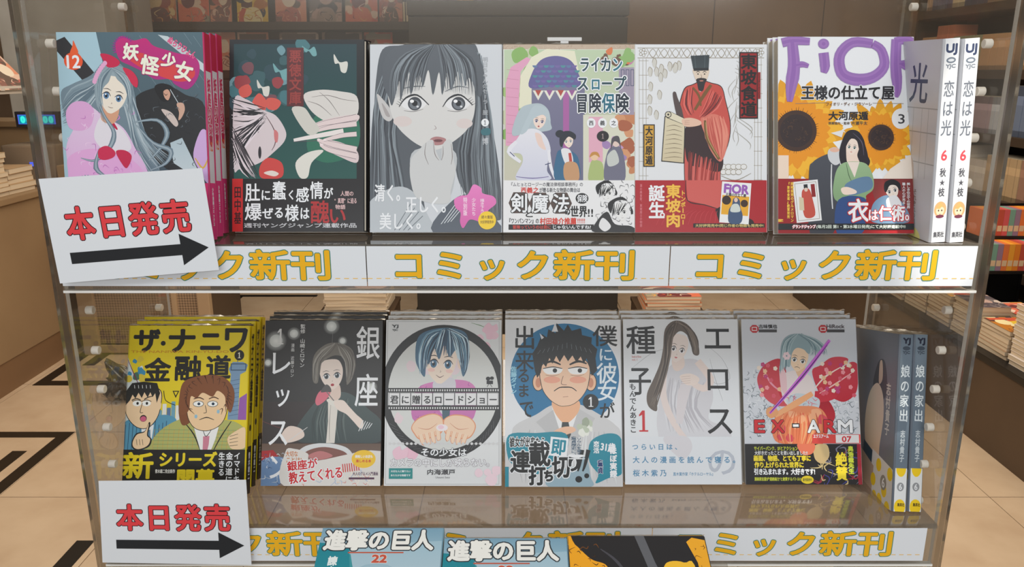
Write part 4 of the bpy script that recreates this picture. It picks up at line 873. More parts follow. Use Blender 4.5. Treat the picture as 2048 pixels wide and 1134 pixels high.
def art_pale():                      # pale cover, long brown hair, seated in a pale dress
    A = Art(528, 140, 996, 800, (224, 227, 232)); r = R(11); K = (28, 28, 32)
    for p in ([(860,240),(930,300),(960,380),(900,400),(880,340)], [(560,340),(640,280),(700,260)], [(880,300),(900,380),(930,470)]): A.line(p, 1, (170,172,178), 2, 1)
    # dress and limbs
    A.blob([(664,600),(660,540),(676,440),(690,370),(730,320),(800,300),(850,320),(880,380),(890,460),(870,540),(930,570),(960,600),(940,640),(800,660),(680,640)], (206,204,210), (214,214,220))
    A.strands(([(700,380),(690,480),(700,600)], [(850,400),(830,500),(900,590)]), [(186,184,192),(220,220,226)], 8, 24, 8, r)
    A.line([(830,310),(880,380),(850,420),(780,380)], 30, (228,212,206), 32, 18); A.line([(692,360),(690,460),(730,560),(790,640)], 24, (226,212,208), 28, 18); A.line([(750,560),(770,440),(800,370)], 26, (216,210,214), 46, 40)
    A.blob([(756,370),(800,360),(836,380),(820,404),(780,404)], (232,216,208))
    for k in range(4): A.line([(762,374+k*9),(800,370+k*9)], 1, (180,150,144), 2, 1)
    A.blob([(728,300),(770,290),(776,330),(750,350),(730,340)], (226,208,200)); face(A, 752, 256, 50, (232,218,212), 14, eye=(110,90,90), iris=.85, mouth='lips', brow=(120,104,96), lips=(196,96,100), sx=44)
    hb = [(90,78,70),(118,104,94),(70,60,56),(150,136,124)]
    A.blob([(690,260),(700,180),(740,146),(790,160),(826,210),(838,280),(812,280),(800,220),(770,190),(744,200),(716,250),(712,330),(690,400),(664,460),(660,510),(626,490),(622,440),(650,380),(676,320)], (98,86,78))
    A.strands(([(744,150),(706,200),(690,320),(630,480)], [(750,150),(726,220),(712,330),(660,500)]), hb, 7, 26, 5, r); A.strands(([(752,150),(780,180),(800,230),(812,280)], [(756,150),(810,180),(834,230),(836,280)]), hb, 6, 16, 3, r)
    A.text('エ', 862, 180, 966, 258, K, 1.8); A.text('ロ', 870, 344, 952, 426, K, 1.8); A.text('ス', 866, 504, 964, 600, K, 1.8)
    A.text('の', 866, 666, 972, 760, (196,202,214), 2.2); A.text('種', 540, 166, 660, 282, K, 2.0, cell=True); A.text('子', 548, 330, 640, 446, K, 2.0, cell=True)
    A.vtext('もんでんあきこ', 550, 398, 578, 598, K, .8); A.one(606, 508, 84, (200,30,40), .9); A.text('Seeds of Eros', 562, 288, 600, 296, (200,120,120), .2); A.text('vol. 1', 562, 300, 584, 308, (200,120,120), .2)
    b = (84, 140, 178); A.rect(528, 612, 996, 800, (222, 226, 232))
    A.blob([(690,612),(780,612),(800,660),(760,700),(700,650)], (214,212,218)); A.text('の', 866, 666, 972, 760, (186,192,204), 2.2)
    A.text('つらい日は、', 558, 640, 756, 664, b, .9, cell=True, sp=1.3); A.text('大人の漫画を読んで寝る。', 560, 690, 990, 716, b, .9, cell=True, sp=1.3); A.text('桜木紫乃', 560, 742, 696, 768, b, .8, cell=True, sp=1.3); A.text('直木賞作家『ホテルローヤル』', 722, 752, 882, 766, b, .3)
    return A, None

def art_blade():                     # silver-haired figure in a flowered robe with a glowing blade
    A = Art(82, 138, 562, 803, (206, 210, 218)); r = R(12); K = (28, 26, 30)
    scribble(A, 90, 350, 220, 620, [(110,122,132),(226,230,234),(150,160,168),(84,94,104)], 130, 3, r); scribble(A, 420, 470, 556, 620, [(110,122,132),(226,230,234),(150,160,168)], 110, 3, r)
    # robe
    A.blob([(150,356),(182,318),(240,300),(264,350),(256,420),(300,476),(240,492),(190,474),(156,434),(142,390)], (190,44,60), (206,80,90)); A.blob([(372,352),(408,326),(452,296),(500,292),(526,304),(496,336),(540,312),(566,330),(562,400),(546,446),(500,474),(450,458),(404,446)], (206,66,82), (186,30,50)); A.blob([(378,456),(430,462),(462,520),(444,562),(410,540),(384,500)], (160,20,40), (190,30,50)); A.blob([(232,420),(300,440),(400,430),(470,446),(440,470),(330,480),(250,470)], (196,40,60)); A.line([(380,420),(430,370),(500,330)], 4, (236,214,206), 7, 3); A.line([(400,440),(470,400),(548,350)], 3, (236,190,190), 6, 2); A.line([(168,340),(200,400),(250,440)], 4, (226,150,170), 8, 3)
    fl = [(232,190,150),(236,220,206),(214,90,110),(236,150,160),(190,60,120)]
    for i in range(46):
        x, y = (r.uniform(150,250), r.uniform(320,450)) if i%3 == 0 else (r.uniform(400,545), r.uniform(310,450))
        for k in range(5): A.ell(x+5*math.cos(k*1.257), y+5*math.sin(k*1.257), 4.5, 4.5, fl[i%5], n=8)
    A.blob([(240,380),(280,350),(330,350),(370,380),(380,440),(360,480),(300,500),(250,470)], (226,214,214)); A.blob([(236,330),(262,360),(262,440),(240,420)], (226,190,196))
    A.blob([(260,470),(300,440),(370,450),(400,470),(380,510),(300,500)], (196,206,214)); scribble(A, 260, 450, 400, 500, [(214,70,90),(120,140,170)], 16, 3, r)
    A.blob([(200,560),(250,500),(330,490),(400,500),(430,550),(420,620),(380,660),(330,690),(280,650),(210,630)], (228,140,96), (232,120,80)); patches(A, 220, 510, 420, 640, [(236,170,130),(226,110,80),(214,70,90)], 16, 20, r)
    A.line([(370,440),(300,480),(210,530)], 20, (236,170,120), 26, 18); A.blob([(180,500),(210,494),(226,520),(196,540),(176,524)], (226,160,110)); A.blob([(300,330),(340,330),(340,370),(318,380)], (226,186,150))
    A.strands(([(240,520),(210,580),(230,640)], [(410,520),(420,580),(380,650)]), [(214,110,70),(236,170,120),(190,80,60)], 7, 18, 8, r)
    face(A, 318, 300, 44, (236,206,176), 12, eye=(96,96,90), iris=.9, mouth='frown')
    hb = [(130,156,164),(156,178,184),(104,130,140),(190,206,210)]
    A.blob([(240,310),(248,240),(276,206),(320,198),(370,214),(400,240),(430,262),(400,270),(384,262),(360,280),(340,262),(310,256),(290,280),(280,330),(262,330),(236,350)], (140,164,172))
    A.strands(([(310,200),(262,230),(244,300),(236,360)], [(316,202),(290,240),(280,290),(278,330)]), hb, 6, 18, 3, r); A.strands(([(320,200),(360,230),(370,260),(360,290)], [(330,198),(390,220),(430,250),(440,280)]), hb, 6, 20, 3, r)
    for k in range(6): A.ell(268+10*math.cos(k), 288+10*math.sin(k), 7, 7, (232,206,212), n=10)
    A.line([(190,520),(330,370),(450,224)], 8, (206,110,214), 18, 12); A.line([(190,520),(330,374),(446,232)], 4, (170,60,190), 8, 3); A.line([(196,512),(326,376),(440,244)], 2, (60,50,90), 4, 1.5)
    for x in (118, 406):
        A.poly([(x,172),(x+10,162),(x+26,162),(x+36,172),(x+36,184),(x+26,194),(x+10,194),(x,184)], (190,40,50)); A.rect(x+7, 170, x+29, 186, (226,226,228)); A.rect(x+10, 173, x+26, 183, (190,40,50))
    A.text('古味慎也', 154, 160, 232, 176, (50,50,56), .8, cell=True); A.rect(154, 180, 230, 192, (70,70,74)); A.text('HiRock', 440, 160, 514, 175, (90,84,90), .9); A.rect(440, 180, 514, 192, (70,70,74))
    for i, ch in enumerate('EX-ARM'):
        x0 = (126, 196, 280, 346, 414, 472)[i]; x1 = (166, 246, 310, 394, 462, 530)[i]
        if ch == '-': A.rect(280, 560, 312, 578, K); A.rect(284, 564, 308, 574, W_)
        else: A.text(ch, x0, 548, x1, 596, (206,40,50) if i in (0,1,4) else W_, 3.2, K, 2.2)
    A.rect(362, 604, 562, 640, (214,70,66)); A.text('エクスアーム', 368, 604, 430, 618, W_, .8); A.rect(460, 606, 556, 638, (226,226,228)); A.text('07', 486, 612, 524, 634, (206,50,60), 1.6)
    B = Art(82, 642, 562, 803, (28, 26, 30)); r = R(122)
    scribble(B, 390, 650, 556, 798, [(60,60,130),(150,40,60),(200,180,130),(120,120,140),(30,30,36)], 44, 6, r); B.blob([(370,650),(420,644),(430,690),(400,720),(370,700)], (206,180,130)); B.blob([(300,642),(370,642),(360,680),(320,684)], (226,120,90))
    B.rect(546, 642, 562, 803, (150,30,50)); y_ = (236,214,50)
    B.text('サイバーパンク、SFとアクション', 120, 652, 300, 668, (190,200,50), .7); B.text('大好きだったことを思い出しました!!', 122, 670, 340, 686, (214,214,216), .7)
    B.text('画面、物語、とても丁寧に', 118, 688, 352, 710, y_, 1.6); B.text('作り上げられた世界に', 120, 714, 322, 736, y_, 1.6); B.text('引き込まれます。大好きです!', 118, 740, 368, 764, W_, 1.4)
    B.text('漫画家志望が“超絶画力”と絶賛するバトル!!', 118, 774, 308, 788, (200,206,60), .6); B.ell(336, 784, 26, 16, (236,210,40)); B.text('新刊発売中', 318, 778, 354, 790, (110,110,40), .5)
    B.text('絶', 456, 676, 502, 730, y_, 2.6, K, 1.6, cell=True); B.text('賛', 456, 732, 502, 786, y_, 2.6, K, 1.6, cell=True); B.vtext('奥浩哉先生', 508, 650, 530, 762, (200,216,60), 1.6)
    return A, B

def art_titan(sd):                   # teal-white sky cover with big brushed title
    A = Art(0, 0, 244, 380, (60, 150, 160)); r = R(20)
    A.poly([(0,0),(244,0),(244,60),(0,60)], (120,160,184), (150,184,200)); A.poly([(0,34),(60,40),(120,380),(0,380)], (26,132,148), (40,150,160))
    A.poly([(60,40),(244,30),(244,380),(90,380),(96,160)], (158,190,206), (216,224,230)); A.glow(120, 150, 70, (226,230,234), (150,184,200))
    A.text('進撃の巨人', 10, 6, 226, 50, (236,236,232), 3.0, (44,52,60), 2.6)
    A.rect(60, 55, 170, 58, (190,90,70)); A.text('22', 110, 62, 138, 78, (196,84,64), 1.6, (236,214,206), 1.0); A.vtext('諫山創', 24, 64, 42, 130, (226,236,236), 1.2)
    A.ell(140, 112, 12, 10, (110,110,120)); A.blob([(100,140),(130,120),(156,124),(180,160),(200,380),(60,380)], (90,100,112))
    return A, None

def art_tiger():                     # black shape with orange-yellow tiger patches
    A = Art(0, 0, 262, 380, (34, 34, 38)); r = R(21)
    A.blob([(-5,12),(12,20),(40,52),(66,64),(70,84),(40,100),(60,400),(-10,400)], (240,166,30)); A.blob([(168,88),(182,60),(214,60),(236,90),(240,400),(120,400),(150,120)], (244,190,50))
    A.poly([(238,4),(262,10),(262,380),(250,380),(240,60),(226,14)], (238,170,40)); scribble(A, 0, 20, 60, 120, [(120,70,20),(60,40,20)], 16, 2, r); scribble(A, 236, 10, 262, 200, [(120,70,20)], 20, 1.6, r)
    A.poly([(128,0),(146,0),(160,60),(170,90),(150,90)], (96,98,104)); A.line([(60,30),(90,60),(120,120)], 2, (70,70,78), 6, 2)
    return A, None
# ------------------------------------------------------------------ the setting
tile_m = mat('beige_marble_tile', (208, 184, 156), 0.22, (194, 168, 140), 5, bump=0.02)
grout_m = mat('grout', (120, 96, 74), 0.8)
inlay_m = mat('black_stone_inlay', (26, 23, 20), 0.3)
wall_m = mat('brown_plaster', (160, 134, 108), 0.8, (144, 118, 94), 3)
grey_m = mat('grey_painted_panel', (196, 194, 188), 0.6, (176, 172, 164), 4)
pillar_m = mat('dark_pillar_cladding', (44, 40, 35), 0.5, (36, 33, 29), 3)
oak_m = mat('light_brown_laminate', (156, 130, 98), 0.55, (144, 118, 88), 2)
kick_m = mat('brown_kickboard', (128, 98, 70), 0.5)
dark_m = mat('dark_brown_panel', (84, 66, 50), 0.5, (74, 58, 44), 3)
black_m = mat('black_edge', (22, 19, 17), 0.45)
shelfwood_m = mat('dark_shelf_board', (66, 54, 44), 0.5)

floor = box('floor', -3.6, 3.6, 0.2, 6.6, -0.06, -0.004, grout_m)
tag(floor, None, None, kind='structure')
SX, SY = 0.481, 0.497
tv, tf = box_data(0.0015, SX-0.0015, 0.0015, SY-0.0015, -0.004, 0.0)
tile0 = new_obj('tile', tv, tf, tile_m, floor)
i0 = True
for i in range(-7, 8):
    for j in range(-4, 8):
        x = -1.746 + SX*(i+4); y = 2.387 + SY*j
        if x < -3.4 or x > 3.0: continue
        o = tile0 if i0 else tile0.copy()
        if not i0: COL.objects.link(o); o.parent = floor
        i0 = False
        o.location = (x, y, 0)
for (x0, x1, y0, y1) in ((-1.80, -1.75, 0.9, 2.884), (-3.2, -1.80, 2.835, 2.884), (-1.90, -1.845, 1.2, 2.72), (-1.34, -1.285, 0.8, 2.13),
                         (-2.205, -2.15, 3.42, 4.2), (-2.205, -1.55, 3.365, 3.42), (-2.11, -2.05, 3.62, 3.92),
                         (-1.72, -1.25, 4.83, 4.87), (-1.77, -1.72, 4.5, 4.87)):
    s_ = box('floor_inlay', x0, x1, y0, y1, -0.003, 0.0012, inlay_m, floor)

w = box('wall_back', -4.0, 4.0, 6.0, 6.1, -0.004, 3.1, wall_m); tag(w, None, None, kind='structure')
w = box('wall_left', -4.1, -4.0, 0.2, 6.0, -0.004, 3.1, wall_m); tag(w, None, None, kind='structure')
w = box('wall_right', 3.5, 3.6, 0.2, 6.0, -0.004, 3.1, wall_m); tag(w, None, None, kind='structure')

# dark square pillar behind the stand
pl = empty('pillar', (0.03, 4.5, 0)); tag(pl, 'dark square pillar standing behind the middle of the clear stand', 'pillar')
box('pillar_core', -0.52, 0.52, -0.38, 0.4, 0, 3.1, pillar_m, pl)
box('upper_cladding', -0.55, 0.55, -0.4, 0.42, 1.66, 3.1, pillar_m, pl, 0.004)
box('lower_cladding', -0.545, 0.545, -0.395, 0.415, 0.12, 1.652, mat('darker_cladding', (34, 31, 27), 0.45), pl, 0.004)
box('plinth', -0.56, 0.56, -0.41, 0.43, 0, 0.12, black_m, pl)
box('label_strip', -0.30, -0.22, -0.402, -0.4, 1.73, 1.738, mat('yellow_label', (150, 130, 40), 0.6), pl)

# grey pillar at the left
gp = empty('pillar', (-2.56, 4.9, 0)); tag(gp, 'grey painted pillar beyond the left counter', 'pillar')
box('shaft', -0.30, 0.30, -0.3, 0.3, 0.1, 3.1, grey_m, gp, 0.006)
box('plinth', -0.31, 0.31, -0.31, 0.31, 0, 0.1, dark_m, gp)

# brown partition at the upper right
pt = empty('partition', (1.7, 5.55, 0)); tag(pt, 'plain brown partition board right of the dark pillar', 'partition')
for k in range(3): box('board', -1.08+k*0.73, -1.08+k*0.73+0.724, -0.02, 0.02, 1.05, 3.0, wall_m, pt, 0.003)
box('rail', -1.1, 1.12, -0.025, 0.025, 1.0, 1.05, dark_m, pt)
for x in (-1.06, 1.08): box('post', x-0.03, x+0.03, -0.03, 0.03, 0, 1.0, dark_m, pt)

# ------------------------------------------------------------------ background picture books (plain coloured shapes, no words)
def cover_art(seed, base=None, warm=True):
    r = R(seed)
    pal = [[(206,120,70),(226,160,90),(170,80,60),(236,206,150),(120,70,60),(90,80,70)],
           [(222,150,120),(226,190,170),(190,110,100),(236,220,200),(140,100,90),(110,90,80)],
           [(226,190,60),(190,120,40),(100,60,50),(236,222,170),(206,90,60),(60,60,70)],
           [(120,110,110),(160,140,130),(90,80,86),(190,160,150),(206,190,180),(70,66,72)],
           [(206,90,70),(226,120,90),(236,210,190),(120,60,60),(230,170,90),(160,150,130)]][seed % 5]
    A = Art(0, 0, 60, 85, base or pal[r.randrange(3)])
    patches(A, 0, 0, 60, 85, pal, 14, 15, r)
    A.ell(r.uniform(18,42), r.uniform(28,50), 13, 16, pal[3]); A.blob([(14,85),(18,60),(30,54),(44,60),(48,85)], pal[r.randrange(6)])
    A.rect(4, 4, 56, 16, pal[(seed+3) % 6]); scribble(A, 4, 60, 56, 82, pal, 12, 2, r)
    return A

def thin_book(name, Wd, Hd, Td, seed, rgb, label, cat='magazine', group=None, art=True):
    """a face-out magazine: body with a printed front (front faces -Y, bottom at z = 0)"""
    root = empty(name)
    v, f = box_data(-Wd/2, Wd/2, 0, Td, 0, Hd)
    pg = srgb((222, 212, 196)); cv = srgb(rgb)
    new_obj('cover', v, f, MATTE, root, [pg, pg, cv, pg, cv, cv])
    if art:
        cover_art(seed).mesh('cover_print', plane_fn((-Wd/2, 0, Hd), (Wd, 0, 0), (0, 0, -Hd), (0, -1, 0)), root, MATTE)
    tag(root, label, cat, group)
    return root

# left back wall shelving with face-out magazines
sv = empty('display_shelving', (-1.72, 5.4, 0)); tag(sv, 'dark brown wall shelving with face-out magazines at the upper left', 'shelving')
box('back_board', -0.96, 1.08, 0.22, 0.25, 0, 2.5, mat('shelving_back', (96, 78, 62), 0.7), sv)
for z in (0.5, 1.08, 1.395, 1.70, 2.02, 2.4): box('shelf', -0.93, 1.05, -0.06, 0.22, z-0.05, z, shelfwood_m, sv, 0.003)
for x in (-0.96, 1.05): box('side_board', x, x+0.03, -0.06, 0.22, 0, 2.5, shelfwood_m, sv, 0.003)
box('kickboard', -0.93, 1.05, -0.02, 0.2, 0, 0.45, shelfwood_m, sv)
def depth_x(px, Y, z):
    t = (Y*CT - (z-HC)*ST)
    return (px-1024)/FP*t
magw = ['orange', 'brown and orange', 'tan', 'yellow and black', 'pinkish orange', 'dark banded', 'red-brown', 'pink and white']
for i, (a, b) in enumerate(((277,351),(354,417),(418,462),(472,535),(549,612),(617,683),(689,755),(757,805))):
    x0, x1 = depth_x(a, 5.42, 1.8), depth_x(b, 5.42, 1.8)
    o = thin_book('magazine', x1-x0-0.004, 0.258, 0.012, 100+[0,4,1,2,1,3,4,1][i]+5*i, (150,100,70),
                  '%s covered magazine face-out on the top visible left shelf, %s from the left' % (magw[i], ['first','second','third','fourth','fifth','sixth','seventh','eighth'][i]),
                  'magazine', 'magazines on the top left shelf')
    o.location = ((x0+x1)/2, 5.42, 1.7025); o.rotation_euler = (-0.12, 0, 0)
for i, (a, b) in enumerate(((418,472),(475,538),(559,638),(644,725),(728,786),(330,414))):
    x0, x1 = depth_x(a, 5.42, 1.5), depth_x(b, 5.42, 1.5)
    o = thin_book('magazine', x1-x0-0.004, 0.243, 0.012, 200+[1,1,3,3,4,0][i]+5*i, (170,150,130),
                  '%s magazine face-out on the lower left shelf, %s' % (['pale pink', 'cream', 'grey patterned', 'grey figured', 'brown', 'dull orange'][i],
                   ['above the black and teal book', 'second from the left above the black book', 'over the middle of the teal cover', 'over the right of the teal cover', 'beside three white slips', 'above the red spines'][i]),
                  'magazine', 'magazines on the lower left shelf')
    o.location = ((x0+x1)/2, 5.42, 1.3975); o.rotation_euler = (-0.10, 0, 0)
slip_m = mat('ivory_slip', (226, 214, 180), 0.6)
for z, xs, h in ((1.702, (808, 814), 0.12), (1.397, (797, 804, 811), 0.14)):
    for k, px in enumerate(xs):
        x = depth_x(px, 5.36, z+0.05)
        o = box('card_slip', x-0.006, x+0.006, 5.36, 5.37, z, z+h, slip_m, None, 0.001, loc=(x, 5.365, z))
        tag(o, 'thin ivory card slip, %s at the right end of the %s left shelf' % (nth(k+1), 'top' if z > 1.5 else 'lower'), 'card', 'card slips on the %s left shelf' % ('top' if z > 1.5 else 'lower'))

# left counter
ct = empty('counter', (-2.6, 2.9, 0)); tag(ct, 'long brown laminate counter along the left edge', 'counter')
box('body', -0.30, 0.35, -1.9, 1.12, 0.144, 0.82, oak_m, ct, 0.004)
box('kickboard', -0.29, 0.345, -1.88, 1.11, 0, 0.142, kick_m, ct)
box('worktop', -0.32, 0.365, -1.92, 1.13, 0.822, 0.85, oak_m, ct, 0.004)
eb = empty('end_cabinet', (-2.56, 4.2, 0)); tag(eb, 'brown end cabinet closing the far end of the left counter', 'cabinet')
box('body', -0.34, 0.31, -0.14, 0.16, 0, 1.12, oak_m, eb, 0.004); box('top', -0.35, 0.32, -0.15, 0.17, 1.12, 1.15, oak_m, eb, 0.004)

# perforated screen
def perforated(name):
    m, nt, b = nodes(name)
    tc = nt.nodes.new('ShaderNodeTexCoord'); mp = nt.nodes.new('ShaderNodeMapping'); mp.inputs['Scale'].default_value = (105, 105, 105); mp.inputs['Rotation'].default_value = (0, math.radians(45), 0)
    ch = nt.nodes.new('ShaderNodeTexChecker'); ch.inputs['Scale'].default_value = 1.0
    ch.inputs['Color1'].default_value = srgb((170, 142, 112)); ch.inputs['Color2'].default_value = srgb((120, 98, 78))
    nt.links.new(tc.outputs['Object'], mp.inputs[0]); nt.links.new(mp.outputs[0], ch.inputs[0]); nt.links.new(ch.outputs[0], b.inputs['Base Color'])
    b.inputs['Roughness'].default_value = 0.5
    return m
perf_m = perforated('perforated_metal'); post_m = mat('beige_metal_post', (178, 150, 118), 0.45)
sc_ = empty('perforated_rack', (-1.9, 3.78, 0)); tag(sc_, 'beige rack with perforated metal panels behind the yellow book', 'rack')
for x0, x1 in ((-0.19, 0.20), (0.225, 0.33)): box('perforated_panel', x0, x1, -0.004, 0.004, 0.06, 0.94, perf_m, sc_)
for x0, x1 in ((-0.27, -0.19), (0.20, 0.225), (0.33, 0.39)): box('post', x0, x1, -0.02, 0.02, 0, 0.96, post_m, sc_, 0.004)
for z in (0.03, 0.94): box('rail', -0.19, 0.33, -0.012, 0.012, z-0.02, z+0.02, post_m, sc_, 0.003)
box('side_panel', -0.27, -0.25, 0.02, 0.42, 0.0, 0.96, post_m, sc_, 0.003); box('side_panel', 0.37, 0.39, 0.02, 0.42, 0.0, 0.96, dark_m, sc_, 0.003)
for z in (0.25, 0.6, 0.93): box('shelf', -0.25, 0.37, 0.02, 0.42, z-0.015, z, post_m, sc_, 0.003)

# dark plastic bag on the floor
bm = bmesh.new(); bmesh.ops.create_icosphere(bm, subdivisions=4, radius=1)
for v in bm.verts:
    d = v.co.normalized(); n = noise.noise(d*2.2+Vector((3, 1, 5)))*0.35 + abs(noise.noise(d*5))*0.3
    k = 1+n-0.15; v.co = Vector((d.x*0.085*k, d.y*0.07*k, max(0.0, 0.062+d.z*0.07*k)))
    if d.z > 0.75: v.co.z += (d.z-0.75)*0.22; v.co.x -= (d.z-0.75)*0.25
bag_me = bpy.data.meshes.new('plastic_bag'); bm.to_mesh(bag_me); bm.free()
bag_me.materials.append(mat('dark_crumpled_plastic', (52, 46, 42), 0.28, coat=0.4))
bag = bpy.data.objects.new('plastic_bag', bag_me); COL.objects.link(bag); bag.location = (-1.70, 3.22, 0.0)
tag(bag, 'dark crumpled plastic bag lying on the floor left of the yellow book', 'bag')

# things on the left counter
paper_c = [(196,168,132),(184,152,116),(206,182,150),(170,140,104),(190,160,124)]
def flat_book(name, w, d, h, rgb, label, cat, group, art_seed=None, loc=(0,0,0), rz=0.0):
    """a book lying flat: cover with pages showing on three sides"""
    pg = srgb((214, 196, 170)); cv = srgb(rgb)
    V, F, K = [], [], []
    for bx, cc in (((-w/2, w/2, -d/2, d/2, 0, h*0.07), [cv]*6), ((-w/2+0.001, w/2-0.001, -d/2+0.001, d/2-0.001, h*0.07, h*0.93), [pg]*6), ((-w/2, w/2, -d/2, d/2, h*0.93, h), [cv]*6)):
        v, f = box_data(*bx); n = len(V); V += v; F += [tuple(k+n for k in q) for q in f]; K += cc
    o = new_obj(name, V, F, MATTE, None, K)
    o.location = loc; o.rotation_euler = (0, 0, rz)
    tag(o, label, cat, group)
    return o
r = R(31); nb = 0
for si, (x, y, n) in enumerate(((-2.36, 3.02, 14), (-2.36, 3.24, 12), (-2.36, 3.46, 9), (-2.55, 3.1, 12), (-2.55, 3.35, 12), (-2.36, 3.66, 5))):
    z = 0.8505
    for k in range(n):
        h = r.uniform(0.017, 0.026)
        flat_book('paper_bundle', 0.16, 0.19, h, paper_c[r.randrange(5)], 'tan paper bundle, %s from the bottom, %s stack on the left counter' % (nth(k+1), ['nearest front', 'second front', 'third front', 'near rear', 'far rear', 'farthest front'][si]),
                  'bundle', 'paper bundles on the left counter, %s stack' % ['nearest front', 'second front', 'third front', 'near rear', 'far rear', 'farthest front'][si],
                  loc=(x+r.uniform(-.006, .006), y+r.uniform(-.006, .006), z), rz=r.uniform(-.05, .05))
        z += h+0.0004
# drawer tower with sloped magazine rack on top
dt = empty('drawer_tower', (-2.62, 3.45, 0.85)); tag(dt, 'tan drawer tower on the counter behind the paper bundles', 'drawers')
box('body', -0.16, 0.16, -0.55, 0.30, 0.29+0.02, 0.445, oak_m, dt, 0.003); box('foot_block', -0.15, -0.03, -0.5, 0.28, 0, 0.31, oak_m, dt)
for k in range(6): box('drawer', 0.16, 0.172, -0.53, 0.28, 0.318+k*0.0205, 0.318+k*0.0205+0.017, mat('drawer_front', (190,160,124), 0.5) if k == 0 else bpy.data.materials['drawer_front'], dt, 0.001)
box('top', -0.17, 0.36, -0.57, 0.31, 0.445, 0.458, mat('white_ledge', (214, 206, 196), 0.4), dt, 0.002)
rk = empty('magazine_rack', (-2.26, 3.4, 1.31)); tag(rk, 'sloping rack of coloured magazines at the upper left edge', 'rack')
new_obj('sloped_board', [(0,-.5,0),(0,.42,0),(-.30,.42,.34),(-.30,-.5,.34),(-.012,-.5,0),(-.012,.42,0),(-.312,.42,.34),(-.312,-.5,.34)],
        [(0,1,2,3),(7,6,5,4),(0,4,5,1),(1,5,6,2),(2,6,7,3),(3,7,4,0)], mat('rack_board', (190, 180, 168), 0.5), rk)
box('rack_lip', -0.002, 0.008, -0.5, 0.42, 0, 0.02, bpy.data.materials['white_ledge'], rk); box('rack_back', -0.33, -0.312, -0.5, 0.42, 0, 0.36, black_m, rk)
for i, (y, z) in enumerate(((0, 0.0), (1, 0.0), (0, 0.5), (1, 0.5), (2, 0.0), (2, 0.5))):
    o = thin_book('magazine', 0.21, 0.20, 0.006, 300+[1,1,0,1,3,1][i]+5*i, (200,180,160), '%s magazine on the sloping rack, %s row, %s column' % (['pinkish', 'salmon', 'orange', 'pale pink', 'grey', 'rose'][i], 'lower' if z == 0 else 'upper', ['far', 'middle', 'near'][y]), 'magazine', 'magazines on the sloping rack')
    o.rotation_euler = (-math.radians(41.4), 0, math.pi/2)
    o.location = (-2.26+0.008 - z*0.30 + 0.004, 3.40+0.30-y*0.24, 1.314 + z*0.34)
# cash register with a lit pole display
rg = empty('cash_register', (-2.31, 3.91, 0.85)); tag(rg, 'cash register with a cyan lit customer display on the left counter', 'register')
box('register_body', -0.15, 0.10, -0.09, 0.12, 0, 0.20, mat('grey_plastic', (150, 132, 112), 0.5), rg, 0.01)
box('display_pole', -0.012, 0.012, -0.012, 0.012, 0.20, 0.29, black_m, rg)
hd = box('display_head', -0.10, 0.11, -0.02, 0.02, 0.28, 0.355, mat('display_housing', (60, 60, 66), 0.4), rg, 0.004)
em, nt, b = nodes('cyan_display'); at_ = nt.nodes.new('ShaderNodeAttribute'); at_.attribute_name = 'Col'; nt.links.new(at_.outputs['Color'], b.inputs['Emission Color']); b.inputs['Emission Strength'].default_value = 1.0; b.inputs['Base Color'].default_value = (0.01, 0.08, 0.2, 1)
eb2, nt, b = nodes('blue_display'); b.inputs['Emission Color'].default_value = (0.08, 0.12, 0.7, 1); b.inputs['Emission Strength'].default_value = 1.1; b.inputs['Base Color'].default_value = (0.01, 0.02, 0.2, 1)
box('display_screen', -0.085, 0.095, -0.0225, -0.02, 0.295, 0.34, eb2, rg)
A = Art(0, 0, 100, 28, (0,130,160))
for k in range(6): A.text('0', 6+k*16, 4, 16+k*16, 24, (60, 240, 220), 3.0)
A.mesh('display_digits', plane_fn((-0.08, -0.0228, 0.337), (0.17, 0, 0), (0, 0, -0.04), (0, -1, 0)), rg, em)
box('key_panel', -0.02, 0.03, -0.093, -0.09, 0.10, 0.12, eb2, rg)

